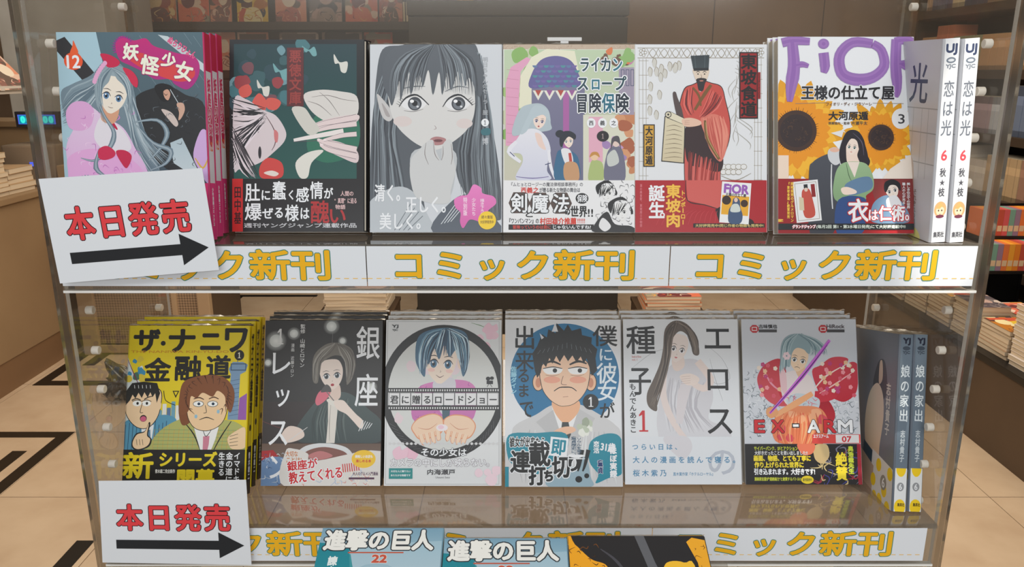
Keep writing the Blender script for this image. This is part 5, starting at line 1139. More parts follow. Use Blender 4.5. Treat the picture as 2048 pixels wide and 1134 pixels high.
# ------------------------------------------------------------------ right side: low platform, stacked books, tall shelving
pf = empty('display_platform', (2.1, 3.4, 0)); tag(pf, 'low dark brown platform carrying flat book stacks at the right', 'platform')
box('body', -0.30, 0.30, -1.7, 1.45, 0, 0.325, dark_m, pf, 0.003); box('edge_strip', -0.306, 0.30, -1.704, 1.452, 0.327, 0.353, black_m, pf, 0.002)
stk_c = [(176,150,120),(196,170,140),(150,126,100),(206,190,168),(170,130,104),(186,160,136),(140,116,94)]
r = R(41); cnt = 0; SV, SF, SK = [], [], []
names_c = ['tan', 'beige', 'brown', 'cream', 'rust brown', 'sand', 'umber']
ordn = ['nearest', 'second nearest', 'third nearest', 'fourth nearest', 'fifth nearest', 'sixth nearest', 'seventh nearest', 'eighth nearest', 'ninth nearest', 'tenth nearest', 'eleventh nearest', 'farthest']
for ci, x in enumerate((1.90, 2.05, 2.20)):
    for ri in range(12):
        y = 2.44 + ri*0.2
        if ri in (4, 5) and ci > 0: continue
        n = r.randint(6, 9) + ci if ri > 1 else r.randint(14, 16)
        z = 0.3535
        for k in range(n):
            h = r.choice((0.014, 0.016, 0.018)); top = k == n-1
            near = ri < 2 and ci == 0
            col = (222, 212, 204) if near else stk_c[r.randrange(7)]
            lx, ly, rz = x+r.uniform(-.004,.004), y+r.uniform(-.004,.004), r.uniform(-.04,.04)
            where = '%s %s stack, right platform' % (ordn[ri], ['aisle-side', 'middle-row', 'rear-row'][ci])
            if top or (ci == 0 and ri < 9):
                o = flat_book('comic_book', 0.128, 0.182, h, col, 'comic, %s from the bottom, %s' % (nth(k+1), where), 'book', 'comics stacked on the right platform', loc=(lx, ly, z), rz=rz)
            else:
                v, f = box_data(lx-.064, lx+.064, ly-.091, ly+.091, z, z+h); nv = len(SV); SV += v; SF += [tuple(q+nv for q in p) for p in f]; SK += [srgb(col)]*6
            if top:
                o['label'] = '%s comic topping the %s' % (['orange printed','pink printed','yellow printed','grey printed','red printed'][(ri+ci) % 5], where)
                cover_art(400+(ri+ci) % 5+5*cnt).mesh('cover_print', plane_fn((-0.064, 0.091, h), (0.128, 0, 0), (0, -0.182, 0), (0, 0, 1)), o, MATTE)
            z += h+0.0004; cnt += 1
o = new_obj('comic_stacks', SV, SF, MATTE, None, SK); tag(o, 'rear stacks of comics on the right platform, below their top copies', 'books', kind='stuff')
# tall shelving
ts = empty('bookcase', (2.62, 3.7, 0)); tag(ts, 'tall dark bookcase full of comics along the right wall', 'bookcase')
box('back_board', 0.1, 0.13, -1.6, 1.25, 0, 2.3, shelfwood_m, ts)
levels = (0.46, 0.77, 1.085, 1.40, 1.73, 2.05, 2.3)
for z in levels: box('shelf', -0.2, 0.1, -1.6, 1.25, z-0.045, z, shelfwood_m, ts, 0.003)
for y in (-1.62, -0.2, 1.25): box('upright', -0.19, 0.1, y, y+0.02, 0, 2.3, shelfwood_m, ts)
pal_rows = {0: [(206,190,160),(190,160,120),(160,130,100),(214,206,190)], 1: [(190,180,160),(150,160,120),(186,160,124),(214,206,196),(158,122,104)],
            2: [(110,124,150),(140,110,120),(90,100,130),(170,150,160),(190,196,206)], 3: [(190,150,110),(180,112,84),(216,196,150),(150,150,120),(214,206,190)], 4: [(214,196,160),(190,160,130),(110,110,130),(222,214,200)]}
row_n = ['second lowest', 'third lowest', 'middle', 'fourth', 'upper']
r = R(51)
spine_mesh = {}
cname = {}
def spine_data(hh, t, col, li):
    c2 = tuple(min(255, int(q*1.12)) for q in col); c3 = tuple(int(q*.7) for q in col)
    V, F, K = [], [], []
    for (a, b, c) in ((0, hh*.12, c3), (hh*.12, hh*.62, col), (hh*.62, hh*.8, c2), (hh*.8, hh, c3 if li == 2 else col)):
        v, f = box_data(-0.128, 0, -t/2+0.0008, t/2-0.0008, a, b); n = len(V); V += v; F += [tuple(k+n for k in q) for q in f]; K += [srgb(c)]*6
    v, f = box_data(-0.126, -0.002, -t/2+0.003, t/2-0.003, hh-0.001, hh+0.0005); n = len(V); V += v; F += [tuple(k+n for k in q) for q in f]; K += [srgb((214,204,184))]*6
    return V, F, K
def hue(c):
    r_, g_, b_ = c
    if max(c)-min(c) < 30: return 'grey' if sum(c) < 560 else 'off-white'
    if b_ >= r_: return 'blue-grey'
    if r_-g_ > 70: return 'red'
    if g_ > r_-12: return 'green-grey'
    return 'cream' if sum(c) > 540 else 'tan' if sum(c) > 440 else 'brown'
RV, RF, RK = [], [], []
for li, z in enumerate(levels[:5]):
    y = 3.5; run = 0; idx = 0; t = 0.03
    yind = (0, 4.1, 4.1, 4.85, 4.85)[li]
    while y < 4.9:
        if run == 0: run = r.randint(4, 11); col = pal_rows[li][r.randrange(len(pal_rows[li]))]; hh = r.choice((0.176, 0.182, 0.21, 0.24))
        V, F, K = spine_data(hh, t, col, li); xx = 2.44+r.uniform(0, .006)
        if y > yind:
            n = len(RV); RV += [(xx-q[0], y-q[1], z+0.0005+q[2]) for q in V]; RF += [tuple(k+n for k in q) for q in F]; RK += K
        else:
            idx += 1
            if (col, hh, t) not in spine_mesh:
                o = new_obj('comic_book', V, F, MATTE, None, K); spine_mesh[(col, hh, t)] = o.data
            else:
                o = bpy.data.objects.new('comic_book', spine_mesh[(col, hh, t)]); COL.objects.link(o)
            o.rotation_euler = (0, 0, math.pi); o.location = (xx, y, z+0.0005)
            tag(o, '%s comic spine, %s from near end, %s level, right bookcase' % (hue(col), nth(idx), row_n[li]), 'book', 'comics on the %s level of the right bookcase' % row_n[li])
        y += t+0.0006; run -= 1
o = new_obj('comic_rows', RV, RF, MATTE, None, RK); tag(o, 'far and low rows of comic spines on the right bookcase', 'books', kind='stuff')
# black two-step rack of bright comics
br = empty('comic_rack', (1.93, 2.93, 0.353)); tag(br, 'small black two-step rack of orange and pink comics at the right edge', 'rack')
br.location = (2.18, 3.36, 0.3535); br.rotation_euler = (0, 0, math.pi/2)
for y0 in (-0.16, 0.148):
    box('post', -0.11, -0.098, y0, y0+0.012, 0, 0.25, black_m, br, 0.002); box('post', 0.128, 0.14, y0, y0+0.012, 0, 0.47, black_m, br, 0.002); box('side_rail', -0.098, 0.128, y0, y0+0.012, 0.206, 0.218, black_m, br)
box('back_plate', 0.132, 0.14, -0.148, 0.148, 0.02, 0.47, black_m, br)
box('step', -0.11, 0.14, -0.148, 0.148, 0.205, 0.218, black_m, br); box('step', 0.0, 0.14, -0.148, 0.148, 0.335, 0.347, black_m, br)
box('base', -0.10, 0.14, -0.148, 0.148, 0, 0.02, black_m, br)
bc = [(226,130,40),(206,90,90),(150,120,140),(236,160,50),(190,80,60),(120,160,140),(226,120,60)]
for lv, (x, z) in enumerate(((-0.105, 0.2185), (0.005, 0.3475))):
    for k in range(12):
        t = 0.0235; y = -0.134+k*0.0242
        v, f = box_data(0, 0.1, -t/2, t/2, 0, 0.115)
        c = bc[(k*3+lv) % 7]; V, F, K = list(v), list(f), [srgb(c)]*6
        v, f = box_data(-0.0004, 0.0, -t/2+.002, t/2-.002, 0.02, 0.045); F += [tuple(q+len(V) for q in p) for p in f]; V += v; K += [srgb((220,190,150))]*6
        o = new_obj('comic_book', V, F, MATTE, None, K); o.location = (2.18-y, 3.36+x, 0.3535+z); o.rotation_euler = (0, 0, math.pi/2)
        tag(o, '%s comic, %s step of the black rack, number %s from the right' % (['orange','rose','mauve','amber','brick red','sage','coral'][(k*3+lv) % 7], ['lower','upper'][lv], ['one','two','three','four','five','six','seven','eight','nine','ten','eleven','twelve'][k]), 'book', 'comics on the black two-step rack')

# magazine piles beside the foot of the pillar
for nm, x, y, w_, d_, n, sd, lab in (('left', -0.80, 3.98, 0.34, 0.30, 6, 503, 'pale'), ('right', 0.82, 3.98, 0.30, 0.30, 5, 504, 'orange and red')):
    t_ = empty('low_table', (x, y, 0)); tag(t_, 'low brown table beside the %s foot of the dark pillar' % nm, 'table')
    box('table_top', -w_/2-.02, w_/2+.02, -d_/2-.02, d_/2+.02, 0.18, 0.20, dark_m, t_, 0.002)
    for sx in (-1, 1):
        for sy in (-1, 1): box('leg', sx*w_/2-.015, sx*w_/2+.015, sy*d_/2-.015, sy*d_/2+.015, 0, 0.18, dark_m, t_)
    z = 0.2005
    for k in range(n):
        o = flat_book('magazine', w_-.02, d_-.02, 0.017, (206,190,170) if nm == 'left' else (206,130,90), '%s magazine, %s from the bottom, pile at the %s pillar foot' % (lab, nth(k+1), nm), 'magazine', 'magazines at the %s foot of the pillar' % nm, loc=(x+.003*(k % 3), y, z), rz=.03*((k*7) % 5-2)/2)
        if k == n-1:
            del o['group']; o['label'] = 'topmost %s magazine piled at the %s foot of the pillar' % (lab, nm)
            cover_art(sd).mesh('cover_print', plane_fn((-(w_-.02)/2, (d_-.02)/2, 0.017), (w_-.02, 0, 0), (0, -(d_-.02), 0), (0, 0, 1)), o, MATTE)
        z += 0.0174
# ------------------------------------------------------------------ the clear acrylic display stand
def solid_acrylic(name, tint, rough=0.02):
    m, nt, b = nodes(name)
    b.inputs['Base Color'].default_value = srgb(tint); b.inputs['Transmission Weight'].default_value = 1.0
    b.inputs['Roughness'].default_value = rough; b.inputs['IOR'].default_value = 1.49
    return m
side_m = acrylic('clear_acrylic_sheet', 0, 0.02, 0.03, 0.10, (238, 238, 236), (170, 160, 148))
shelf_m = acrylic('clear_acrylic_shelf', 0, 0.16, 0.07, 0.24, (226, 222, 216), (168, 158, 148))
haze_m = acrylic('hazed_acrylic_back', 0, 0.03, 0.12, 0.11, (226, 222, 216), (150, 142, 132))  # grey diffuse share puts the haze of reflections into the sheet
edge_m = solid_acrylic('acrylic_cut_edge', (206, 200, 190), 0.12)
lip_edge_m = mat('lit_white_edge', (236, 234, 230), 0.25)  # white colour stands in for light caught along the lip's bottom edge
XL, XR = -0.4215, 0.4362
ZU, ZL = HC-0.156, HC-0.4495
YF = 0.713
st = empty('display_stand', (0, 0, 0)); tag(st, 'clear acrylic two-tier comic display stand in the foreground', 'display stand')
for x0, x1 in ((XL-0.009, XL), (XR, XR+0.009)):
    box('side_panel', x0, x1, 0.7205, 0.92, 0, HC+0.34, side_m, st)
    box('panel_edge', x0, x1, 0.711, 0.720, 0, HC+0.34, edge_m, st)
    box('panel_edge', x0, x1, 0.9205, 0.929, 0, HC+0.34, edge_m, st)
for z in (ZU, ZL):
    box('shelf', XL+0.0003, XR-0.0003, YF, 0.915, z-0.005, z, shelf_m, st)
    box('shelf_lip', XL+0.002, XR-0.002, YF-0.005, YF-0.0003, z-0.043, z+0.001, side_m, st)
    box('lip_edge', XL+0.002, XR-0.002, YF-0.0055, YF+0.0005, z-0.0455, z-0.0433, lip_edge_m, st)
box('back_panel', XL+0.001, XR-0.001, 0.905, 0.909, ZU+0.001, HC+0.34, haze_m, st)
box('cross_bar', XL+0.001, XR-0.001, YF+0.004, YF+0.014, HC-0.515, HC-0.503, side_m, st, 0.004)
# pegs in two columns on each side
def peg_mesh(sign):
    bm = bmesh.new()
    bmesh.ops.create_cone(bm, cap_ends=True, segments=18, radius1=0.0042, radius2=0.0042, depth=0.0072, matrix=Matrix.Rotation(math.pi/2, 4, 'Y') @ Matrix.Translation((0, 0, 0)))
    bmesh.ops.bevel(bm, geom=[e for e in bm.edges if e.is_manifold and abs(e.calc_face_angle(0)) > 1], offset=0.0005, segments=1, affect='EDGES')
    me = bpy.data.meshes.new('peg'); bm.to_mesh(me); bm.free()
    me.materials.append(mat('frosted_peg', (226, 218, 206), 0.3) if 'frosted_peg' not in bpy.data.materials else bpy.data.materials['frosted_peg'])
    return me
pm = peg_mesh(1)
for xs, sx in ((XL, 1), (XR, -1)):
    for yc in (0.745, 0.892):
        for k in range(-5, 11):
            z = HC-0.2718+0.0421*k
            if abs(z-ZU+0.002) < 0.007 or abs(z-ZL+0.002) < 0.007: continue
            o = bpy.data.objects.new('peg', pm); COL.objects.link(o); o.parent = st; o.location = (xs+sx*(0.0036 if sx > 0 else 0.0052), yc, z)
def back_rest(z, y, lean, h):
    a = math.radians(lean)
    o = box('back_rest', XL+0.03, XR-0.03, 0, 0.003, 0, h, side_m, st)
    o.location = (0, y, z+0.001); o.rotation_euler = (-a, 0, 0)
back_rest(ZU, 0.812, 15.2, 0.15)
back_rest(ZL, 0.846, 20.6, 0.12)
# tilted front tray
tr = box('front_tray', -0.165, 0.195, -0.24, -0.035, -0.004, 0, side_m, st)
TRAY_A = math.radians(22)
tr.location = (0, 0.655, HC-0.418); tr.rotation_euler = (TRAY_A, 0, 0)
tl = box('tray_stop', -0.165, 0.195, -0.24, -0.237, 0.0, 0.02, side_m, st); tl.location = tr.location; tl.rotation_euler = tr.rotation_euler

# ------------------------------------------------------------------ strips on the lips: コミック新刊
paper_m = mat('white_paper', (226, 230, 236), 0.65)
def strip(x0, x1, z0, z1, tx0, tx1, label, ext):
    root = empty('shelf_strip', ((x0+x1)/2, YF-0.0058, z0)); tag(root, label, 'sign', 'printed strips on the shelf lips'); del root['group']
    w = x1-x0
    box('paper_sheet', -w/2, w/2, -0.0003, 0, 0, z1-z0, paper_m, root)
    A = Art(0, 0, w*1000, (z1-z0)*1000)
    Hh = (z1-z0)*1000
    k = 0.0
    while k < w*1000-3: A.rect(k, Hh*.80, k+4.6, Hh*.80+.7, (240,190,70)); k += 8.2
    s0 = (tx0-x0)*1000; em = (tx1-tx0)*1000/6
    for i, ch in enumerate('コミック新刊'):
        g = (0.10, 0.10, 0.12, 0.08, 0.0, 0.0)[i]
        yy0, yy1 = (Hh*.10, Hh*.84)
        if ch == 'ッ': yy0 = Hh*.16
        A.text(ch, s0+i*em+em*g, yy0, s0+(i+1)*em-em*.02-em*g*.6, yy1, (240,180,28), 1.3, (50,130,110), 0.8, cell=True)
    A.mesh('lettering', plane_fn((-w/2, -0.0003, z1-z0), (w, 0, 0), (0, 0, -(z1-z0)), (0, -1, 0)), root, MATTE)
    return root
kU, kL = 0.733/FP, 0.812/FP
def xu(p): return (p-1024)*kU
def xl(p): return (p-1024)*kL
zu0, zu1 = ZU-0.0385, ZU-0.0005
strip(XL+0.003, xu(734), zu0, zu1, xu(172), xu(668), 'white paper strip on the upper lip, left one, partly behind the arrow card', None)
strip(xu(736), xu(1336), zu0, zu1, xu(776), xu(1272), 'white paper strip with yellow lettering, middle of the upper lip', None)
strip(xu(1338), xu(1944), zu0, zu1, xu(1374), xu(1872), 'white paper strip with yellow lettering, right end of the upper lip', None)
zl0, zl1 = ZL-0.0385, ZL-0.0005
strip(XL+0.004, xl(772), zl0, zl1, xl(245), xl(684), 'white paper strip on the lower lip, left one, beside the lower arrow card', None)
strip(xl(774), xl(1300), zl0, zl1, xl(800), xl(1242), 'white paper strip, middle of the lower lip, behind the teal books', None)
strip(xl(1302), xl(1843), zl0, zl1, xl(1338), xl(1782), 'white paper strip with yellow lettering, right end of the lower lip', None)

# ------------------------------------------------------------------ arrow cards
def card(corn, Y, label):
    P = [at(px, py, yy) for (px, py), yy in zip(corn, Y)]       # TL, TR, BR, BL
    c = (P[0]+P[1]+P[2]+P[3])/4
    root = empty('arrow_card', c); tag(root, label, 'sign')
    Q = [p-c for p in P]
    n = (Q[1]-Q[0]).cross(Q[3]-Q[0]).normalized()
    if n.y > 0: n = -n
    V = Q + [q-n*0.0005 for q in Q]
    new_obj('card_sheet', V, [(0,3,2,1),(4,5,6,7),(0,1,5,4),(1,2,6,5),(2,3,7,6),(3,0,4,7)], paper_m, root)
    def fn(u, v): return ((Q[0]*(1-u)+Q[1]*u)*(1-v) + (Q[3]*(1-u)+Q[2]*u)*v, n)
    A = Art(0, 0, 100, 64)
    for i, ch in enumerate('本日発売'):
        x0 = 11+i*19.7; A.text(ch, x0, 18, x0+17.6, 38, (226,66,72), 0.8, (36,26,28), 0.55, cell=True)
    A.poly([(10,45.5),(79,45.5),(79,39),(96,49),(79,59),(79,52.5),(10,52.5)], (34,36,40))
    A.mesh('lettering', fn, root, MATTE, step=1e-5)
card([(77,358),(404,336),(438,540),(120,567)], (0.694, 0.694, 0.697, 0.697), 'tilted white arrow card on the upper lip, in front of the pink volume')
card([(197,962),(492,960),(503,1130),(205,1125)], (0.698, 0.698, 0.700, 0.700), 'upright white arrow card on the lower lip, below the yellow book')
# ------------------------------------------------------------------ the books on the stand
film_m = acrylic('crinkled_film', 0, 0.10, 0.12, 0.35, (236, 234, 230), (196, 190, 180))
def pages_mat():
    m, nt, b = nodes('page_edges')
    tc = nt.nodes.new('ShaderNodeTexCoord'); mp = nt.nodes.new('ShaderNodeMapping'); mp.inputs['Scale'].default_value = (1, 900, 1)
    n = nt.nodes.new('ShaderNodeTexNoise'); n.inputs['Scale'].default_value = 3
    r_ = nt.nodes.new('ShaderNodeValToRGB'); r_.color_ramp.elements[0].color = srgb((176,166,150)); r_.color_ramp.elements[1].color = srgb((222,214,200))
    nt.links.new(tc.outputs['Object'], mp.inputs[0]); nt.links.new(mp.outputs[0], n.inputs[0]); nt.links.new(n.outputs['Fac'], r_.inputs[0]); nt.links.new(r_.outputs[0], b.inputs['Base Color'])
    b.inputs['Roughness'].default_value = 0.8
    return m
pages_m = pages_mat()

def make_book(name, Wd, Hd, Td, art, band, rgb, label, spine=None, band_frac=None, wrap=True, cat='book', spine_rgb=None, rr=0.0022, spart=None):
    root = empty(name); tag(root, label, cat)
    # bent cover: front, rounded spine on the right, back
    pts = [(-Wd/2, 0)]
    for k in range(7): a = math.pi/2*k/6; pts.append((Wd/2-rr+rr*math.sin(a), rr-rr*math.cos(a)))
    for k in range(7): a = math.pi/2*k/6; pts.append((Wd/2-rr+rr*math.cos(a), Td-rr+rr*math.sin(a)))
    pts.append((-Wd/2, Td))
    n = len(pts); inn = []
    for i, p in enumerate(pts):
        a = pts[max(i-1, 0)]; b = pts[min(i+1, n-1)]; dx, dy = b[0]-a[0], b[1]-a[1]; l = math.hypot(dx, dy)
        inn.append((p[0]-dy/l*0.0005, p[1]+dx/l*0.0005))
    V = [(p[0], p[1], 0) for p in pts] + [(p[0], p[1], Hd) for p in pts] + [(p[0], p[1], 0) for p in inn] + [(p[0], p[1], Hd) for p in inn]
    F, K = [], []; c1 = srgb(rgb); c2 = srgb(spine_rgb or rgb)
    for i in range(n-1):
        cc = c2 if 1 <= i <= n-3 else c1
        F.append((i, i+1, n+i+1, n+i)); K.append(cc)
        F.append((2*n+i, 3*n+i, 3*n+i+1, 2*n+i+1)); K.append(srgb((220,216,210)))
        F.append((n+i, n+i+1, 3*n+i+1, 3*n+i)); K.append(cc); F.append((i, 2*n+i, 2*n+i+1, i+1)); K.append(cc)
    for i in (0, n-1): F.append((i, n+i, 3*n+i, 2*n+i)); K.append(c1)
    new_obj('cover', V, F, PRINT, root, K)
    box('page_block', -Wd/2+0.0008, Wd/2-0.0012, 0.0008, Td-0.0008, 0.001, Hd-0.0016, pages_m, root)
    if art:
        art.mesh('cover_print', plane_fn((-Wd/2, 0, Hd), (Wd-rr*0.6, 0, 0), (0, 0, -Hd), (0, -1, 0)), root)
    if band:
        L, T, Rr, Bb = art.r; hb = Hd*(Bb-band.r[1])/(Bb-T); e = 0.0007
        q = [(-Wd/2, -e), (Wd/2-rr, -e), (Wd/2+e*.5, rr), (Wd/2+e*.5, Td-rr), (Wd/2-rr, Td+e), (-Wd/2, Td+e)]
        V = [(x, y, 0.0004) for x, y in q] + [(x, y, hb) for x, y in q]
        bg = srgb((226,228,230)) if band_frac is None else srgb(band_frac)
        bo = new_obj('paper_band', V, [(i, i+1, 7+i, 6+i) for i in range(5)], PRINT, root, [bg]*5)
        band.mesh('band_print', plane_fn((-Wd/2, -e, hb), (Wd-rr*0.6, 0, 0), (0, 0, -hb), (0, -1, 0)), bo)
    if spine:
        sx = Wd/2 + (0.0011 if band else 0.0)
        spine.mesh('spine_print', plane_fn((sx, rr*.5, Hd), (0, Td-rr, 0), (0, 0, -Hd), (1, 0, 0)), root)
    if wrap:
        rw = R(int(Wd*1e5)+len(label)); nx, ny = 26, 5; V, F = [], []
        for j in range(ny):
            for i in range(nx):
                y = Td*(j/(ny-1)); V.append((-Wd/2+Wd*i/(nx-1), y-0.0006 if j == 0 else y, Hd+0.0006+rw.uniform(0, .0022)*(1 if 0 < j < ny-1 else .2)))
        for j in range(ny-1):
            for i in range(nx-1): k = j*nx+i; F.append((k, k+1, k+nx+1, k+nx))
        new_obj('plastic_wrap', V, F, film_m, root, smooth=False)
    return root

def spine_art(Td, Hd, bg, fn):
    A = Art(0, 0, Td*1000, Hd*1000, bg); fn(A, Td*1000, Hd*1000); return A
def sp_pink(A, w, h):
    A.rect(0, 0, w, 34, (196,28,70)); A.rect(0, h*.72, w, h, (226,60,130)); A.blob([(w*.1,60),(w*.9,66),(w*.8,100),(w*.2,96)], (196,36,80)); A.text('12', 3, 98, w-3, 106, (232,110,60), .5)
    A.vtext('妖怪少女', w*.2, 40, w*.8, 92, (206,40,90), .9, W_, .6); A.vtext('少年漫画コミックス', w*.3, 140, w*.6, 176, W_, .3)
def sp_loan(A, w, h):
    A.vtext('ザナニワ金融道', w*.18, 8, w*.84, 96, (26,24,22), 1.0); A.ell(w*.5, 112, 3.6, 3.6, (26,24,22)); A.rect(0, h*.72, w, h, (30,28,28)); A.vtext('青木雄二', w*.25, 138, w*.72, 168, W_, .5)
def sp_plain(c, c2):
    def f(A, w, h): A.rect(w*.3, 14, w*.7, h*.55, c2); A.rect(0, h*.74, w, h, c)
    return f
def sp_love(A, w, h):
    A.text('UJ', w*.12, 5, w*.86, 14, (60,70,100), .8); A.ell(w*.5, 18.5, w*.34, 2.6, (110,120,134)); A.ell(w*.5, 18.5, w*.22, 1.2, (206,210,216)); A.text('YJC', w*.16, 22, w*.84, 26, (120,128,140), .4)
    for i, ch in enumerate('恋は光'): A.text(ch, w*.12, 36+i*17, w*.88, 50+i*17, (110,116,128), .3, cell=True)
    A.text('6', w*.3, 97, w*.7, 106, (220,80,90), .5); A.text('秋', w*.28, 113, w*.72, 121, (84,84,92), .3, cell=True); A.text('★', w*.3, 123, w*.7, 129, (84,84,92)); A.text('枝', w*.28, 131, w*.72, 139, (84,84,92), .3, cell=True)
    A.ell(w*.5, 151, w*.45, 7.4, (222,170,120)); A.ell(w*.5, 152, w*.3, 4.8, (240,212,180)); A.ell(w*.38, 152, .7, .9, (70,50,40)); A.ell(w*.62, 152, .7, .9, (70,50,40)); A.poly([(w*.2,150),(w*.5,144),(w*.8,150),(w*.6,148.5),(w*.45,150.5)], (226,176,110)); A.ell(w*.5, 157.5, w*.3, 1.6, (120,60,80)); A.line([(w*.42,155),(w*.5,155.6),(w*.58,155)], .3, (150,80,70)); A.text('集英社', w*.12, 172, w*.9, 177, (90,90,96), .2)
def sp_home(A, w, h):
    A.text('YJ', w*.2, 4, w*.8, 11, (24,28,50), .8); A.ell(w*.5, 14.5, w*.32, 2.2, (60,70,84)); A.text('YJC', w*.2, 17.5, w*.8, 21, (60,70,84), .4)
    for i, ch in enumerate('娘の家出'): A.text(ch, w*.12, 32+i*15.5, w*.88, 45+i*15.5, (214,222,228), .3, cell=True)
    A.vtext('志村貴子', w*.3, 100, w*.7, 134, (190,198,204), .3)
    A.rect(0, h*.755, w, h, (226,228,230)); A.ell(w*.5, h*.755, w*.42, 9, (244,206,30), a0=0, a1=180); A.ell(w*.5, 160, w*.3, 4.6, (150,152,156)); A.text('6', w*.38, 157, w*.62, 163, W_, .2)
    A.ell(w*.5, 181, w*.48, 8, (244,206,30)); A.text('集英社', w*.3, 177, w*.9, 180.5, (96,80,20), .2)

def place_pile(cx, Wd, Hd, Td, Y, Zs, lean, depth, book, copies, labels, rz=0.0, dx=0.0, ry=0.0):
    """front book at pixel column cx, further copies pushed up behind it"""
    a = math.radians(lean); x = (cx-1024)/FP*depth
    for k in range(copies):
        o = book if k == 0 else copy_tree(book)
        if k: o['label'] = labels % ['', 'second copy', 'third copy', 'fourth copy'][k]
        o.location = (x+dx*k, Y + k*(Td+0.0016)/math.cos(a), Zs + Td*math.sin(a) + 0.0006)
        o.rotation_euler = (-a, ry, rz)
    return book

T1 = 0.0135
A, B = art_pink(); b = make_book('comic_book', .134, .1885, .014, A, B, (200,60,110), 'comic with magenta splash title, numbered 12, behind the tilted arrow card', spine_art(.014, .1885, (224,222,226), sp_pink), wrap=False)
place_pile(273, .134, .19, .014, .7185, ZU, 9, .726, b, 3, '%s of the magenta-titled comic, only its red and white spine showing at the right')
A, B = art_teal(); b = make_book('comic_book', .133, .186, .016, A, B, (22,24,28), 'black-bordered comic with teal picture and black paper band, upper row', None, (24,20,24), rr=.005, wrap=False)
place_pile(596.5, .133, .186, .016, .748, ZU, 15.2, .7615, b, 2, '%s of the black-bordered comic, hidden behind the front one')
A, B = art_grey_girl(); b = make_book('comic_book', .1285, .182, T1, A, B, (204,208,214), 'pale comic with large monochrome portrait and pink flower sticker, upper row', wrap=True)
place_pile(872.5, .1285, .182, T1, .748, ZU, 15.2, .7615, b, 3, '%s of the monochrome portrait comic, behind the front one')
A, B = art_fantasy(); b = make_book('comic_book', .1285, .182, T1, A, B, (220,216,206), 'comic with pastel arch picture and white paper band, fourth in the upper row', wrap=True)
place_pile(1139, .1285, .182, T1, .748, ZU, 15.2, .7615, b, 3, '%s of the pastel arch comic, its top edge just visible behind')
A, B = art_robe(); b = make_book('comic_book', .1285, .182, T1, A, B, (226,228,230), 'white comic with red-robed bearded scholar and red paper band', None, (172,26,38), wrap=False)
place_pile(1403, .1285, .182, T1, .748, ZU, 15.2, .7615, b, 3, '%s of the red-robed scholar comic, behind the front one')
A, B = art_sunflower(); b = make_book('comic_book', .1315, .189, .014, A, B, (228,230,234), 'white comic with purple brush letters and sunflowers, upper row right', None, (150,22,30), wrap=False)
place_pile(1692.5, .1315, .189, .014, .742, ZU, 15.2, .756, b, 3, '%s of the sunflower comic, its page edge showing at the left')

# spine-out pairs at the right end: rotated so that the spine faces the aisle
def spine_out(base, Wd, Td, X, Y, Z, lean, tilt):
    """X = right edge of the spine, Y = its front, Z = bottom"""
    M = Matrix.Translation((X, Y, Z)) @ Matrix.Rotation(-math.radians(lean), 4, 'X') @ Matrix.Rotation(math.radians(tilt), 4, 'Y') @ Matrix.Rotation(-math.pi/2, 4, 'Z') @ Matrix.Translation((-Wd/2, -Td, 0))
    base.matrix_world = M
def art_love_front():
    A = Art(0, 0, 128, 182, (206,208,214)); A.text('光', 74, 20, 108, 56, (60,70,96), .6, cell=True)
    A.rect(60, 60, 128, 61, (160,164,170)); A.rect(66, 82, 128, 83, (160,164,170)); A.rect(60, 110, 128, 111, (160,164,170))
    for x in (84, 100, 112): A.rect(x, 61, x+.8, 125, (170,174,180))
    A.blob([(60,110),(80,104),(92,120),(92,182),(56,182)], (196,180,170)); A.vtext('真顔の恋', 76, 138, 88, 176, (30,30,36), 1.2); A.vtext('それぞれの恋', 94, 136, 100, 170, (150,140,134), .3)
    A.ell(92, 182, 20, 10, (236,232,150)); return A
def art_home_front():
    A = Art(0, 0, 128, 182, (116,124,136)); A.rect(0, 0, 128, 182, (110,118,130), (120,122,132))
    A.blob([(74,60),(84,34),(98,30),(106,46),(106,66),(90,74)], (76,84,92)); A.blob([(88,34),(94,32),(96,50),(88,56)], (200,186,170))
    A.blob([(66,70),(84,56),(98,66),(102,90),(96,120),(92,136),(64,128),(58,100)], (216,206,190), (222,190,160)); A.poly([(58,122),(96,136),(94,150),(56,134)], (54,74,90)); A.poly([(62,138),(90,148),(86,182),(66,182)], (222,180,150))
    A.poly([(80,128),(128,140),(128,182),(76,182)], (224,222,220)); A.poly([(50,132),(84,146),(80,182),(50,182)], (190,160,140))
    for x, y in ((96,142),(84,160),(110,166),(100,178),(122,146),(88,178),(118,182)): A.ell(x, y, 6, 7, (244,206,30))
    A.ell(108, 158, 7, 8, (150,146,140)); A.text('6', 105, 153, 111, 163, W_, .4); A.vtext('志村貴子', 106, 52, 116, 108, (206,206,200), .4); return A
tS = 0.0155
b1 = make_book('comic_book', .128, .182, tS, art_love_front(), None, (206,208,214), 'white comic standing spine-out beside the sunflower comic, left of the upper pair', spine_art(tS, .182, (220,222,226), sp_love), wrap=False, rr=.0032)
b2 = copy_tree(b1); b2['label'] = 'white comic standing spine-out against the right side panel, upper tier'
spine_out(b1, .128, tS, .4040, .7165, ZU+.0016, 0, -4.0); spine_out(b2, .128, tS, .4212, .7165, ZU+.0016, 0, -4.0)
b1 = make_book('comic_book', .128, .186, tS, art_home_front(), None, (112,120,132), 'grey comic with yellow-dotted band standing spine-out, left of the lower pair', spine_art(tS, .186, (104,118,132), sp_home), wrap=True, rr=.0032)
b2 = copy_tree(b1); b2['label'] = 'grey comic with yellow-dotted band standing spine-out against the right side panel'
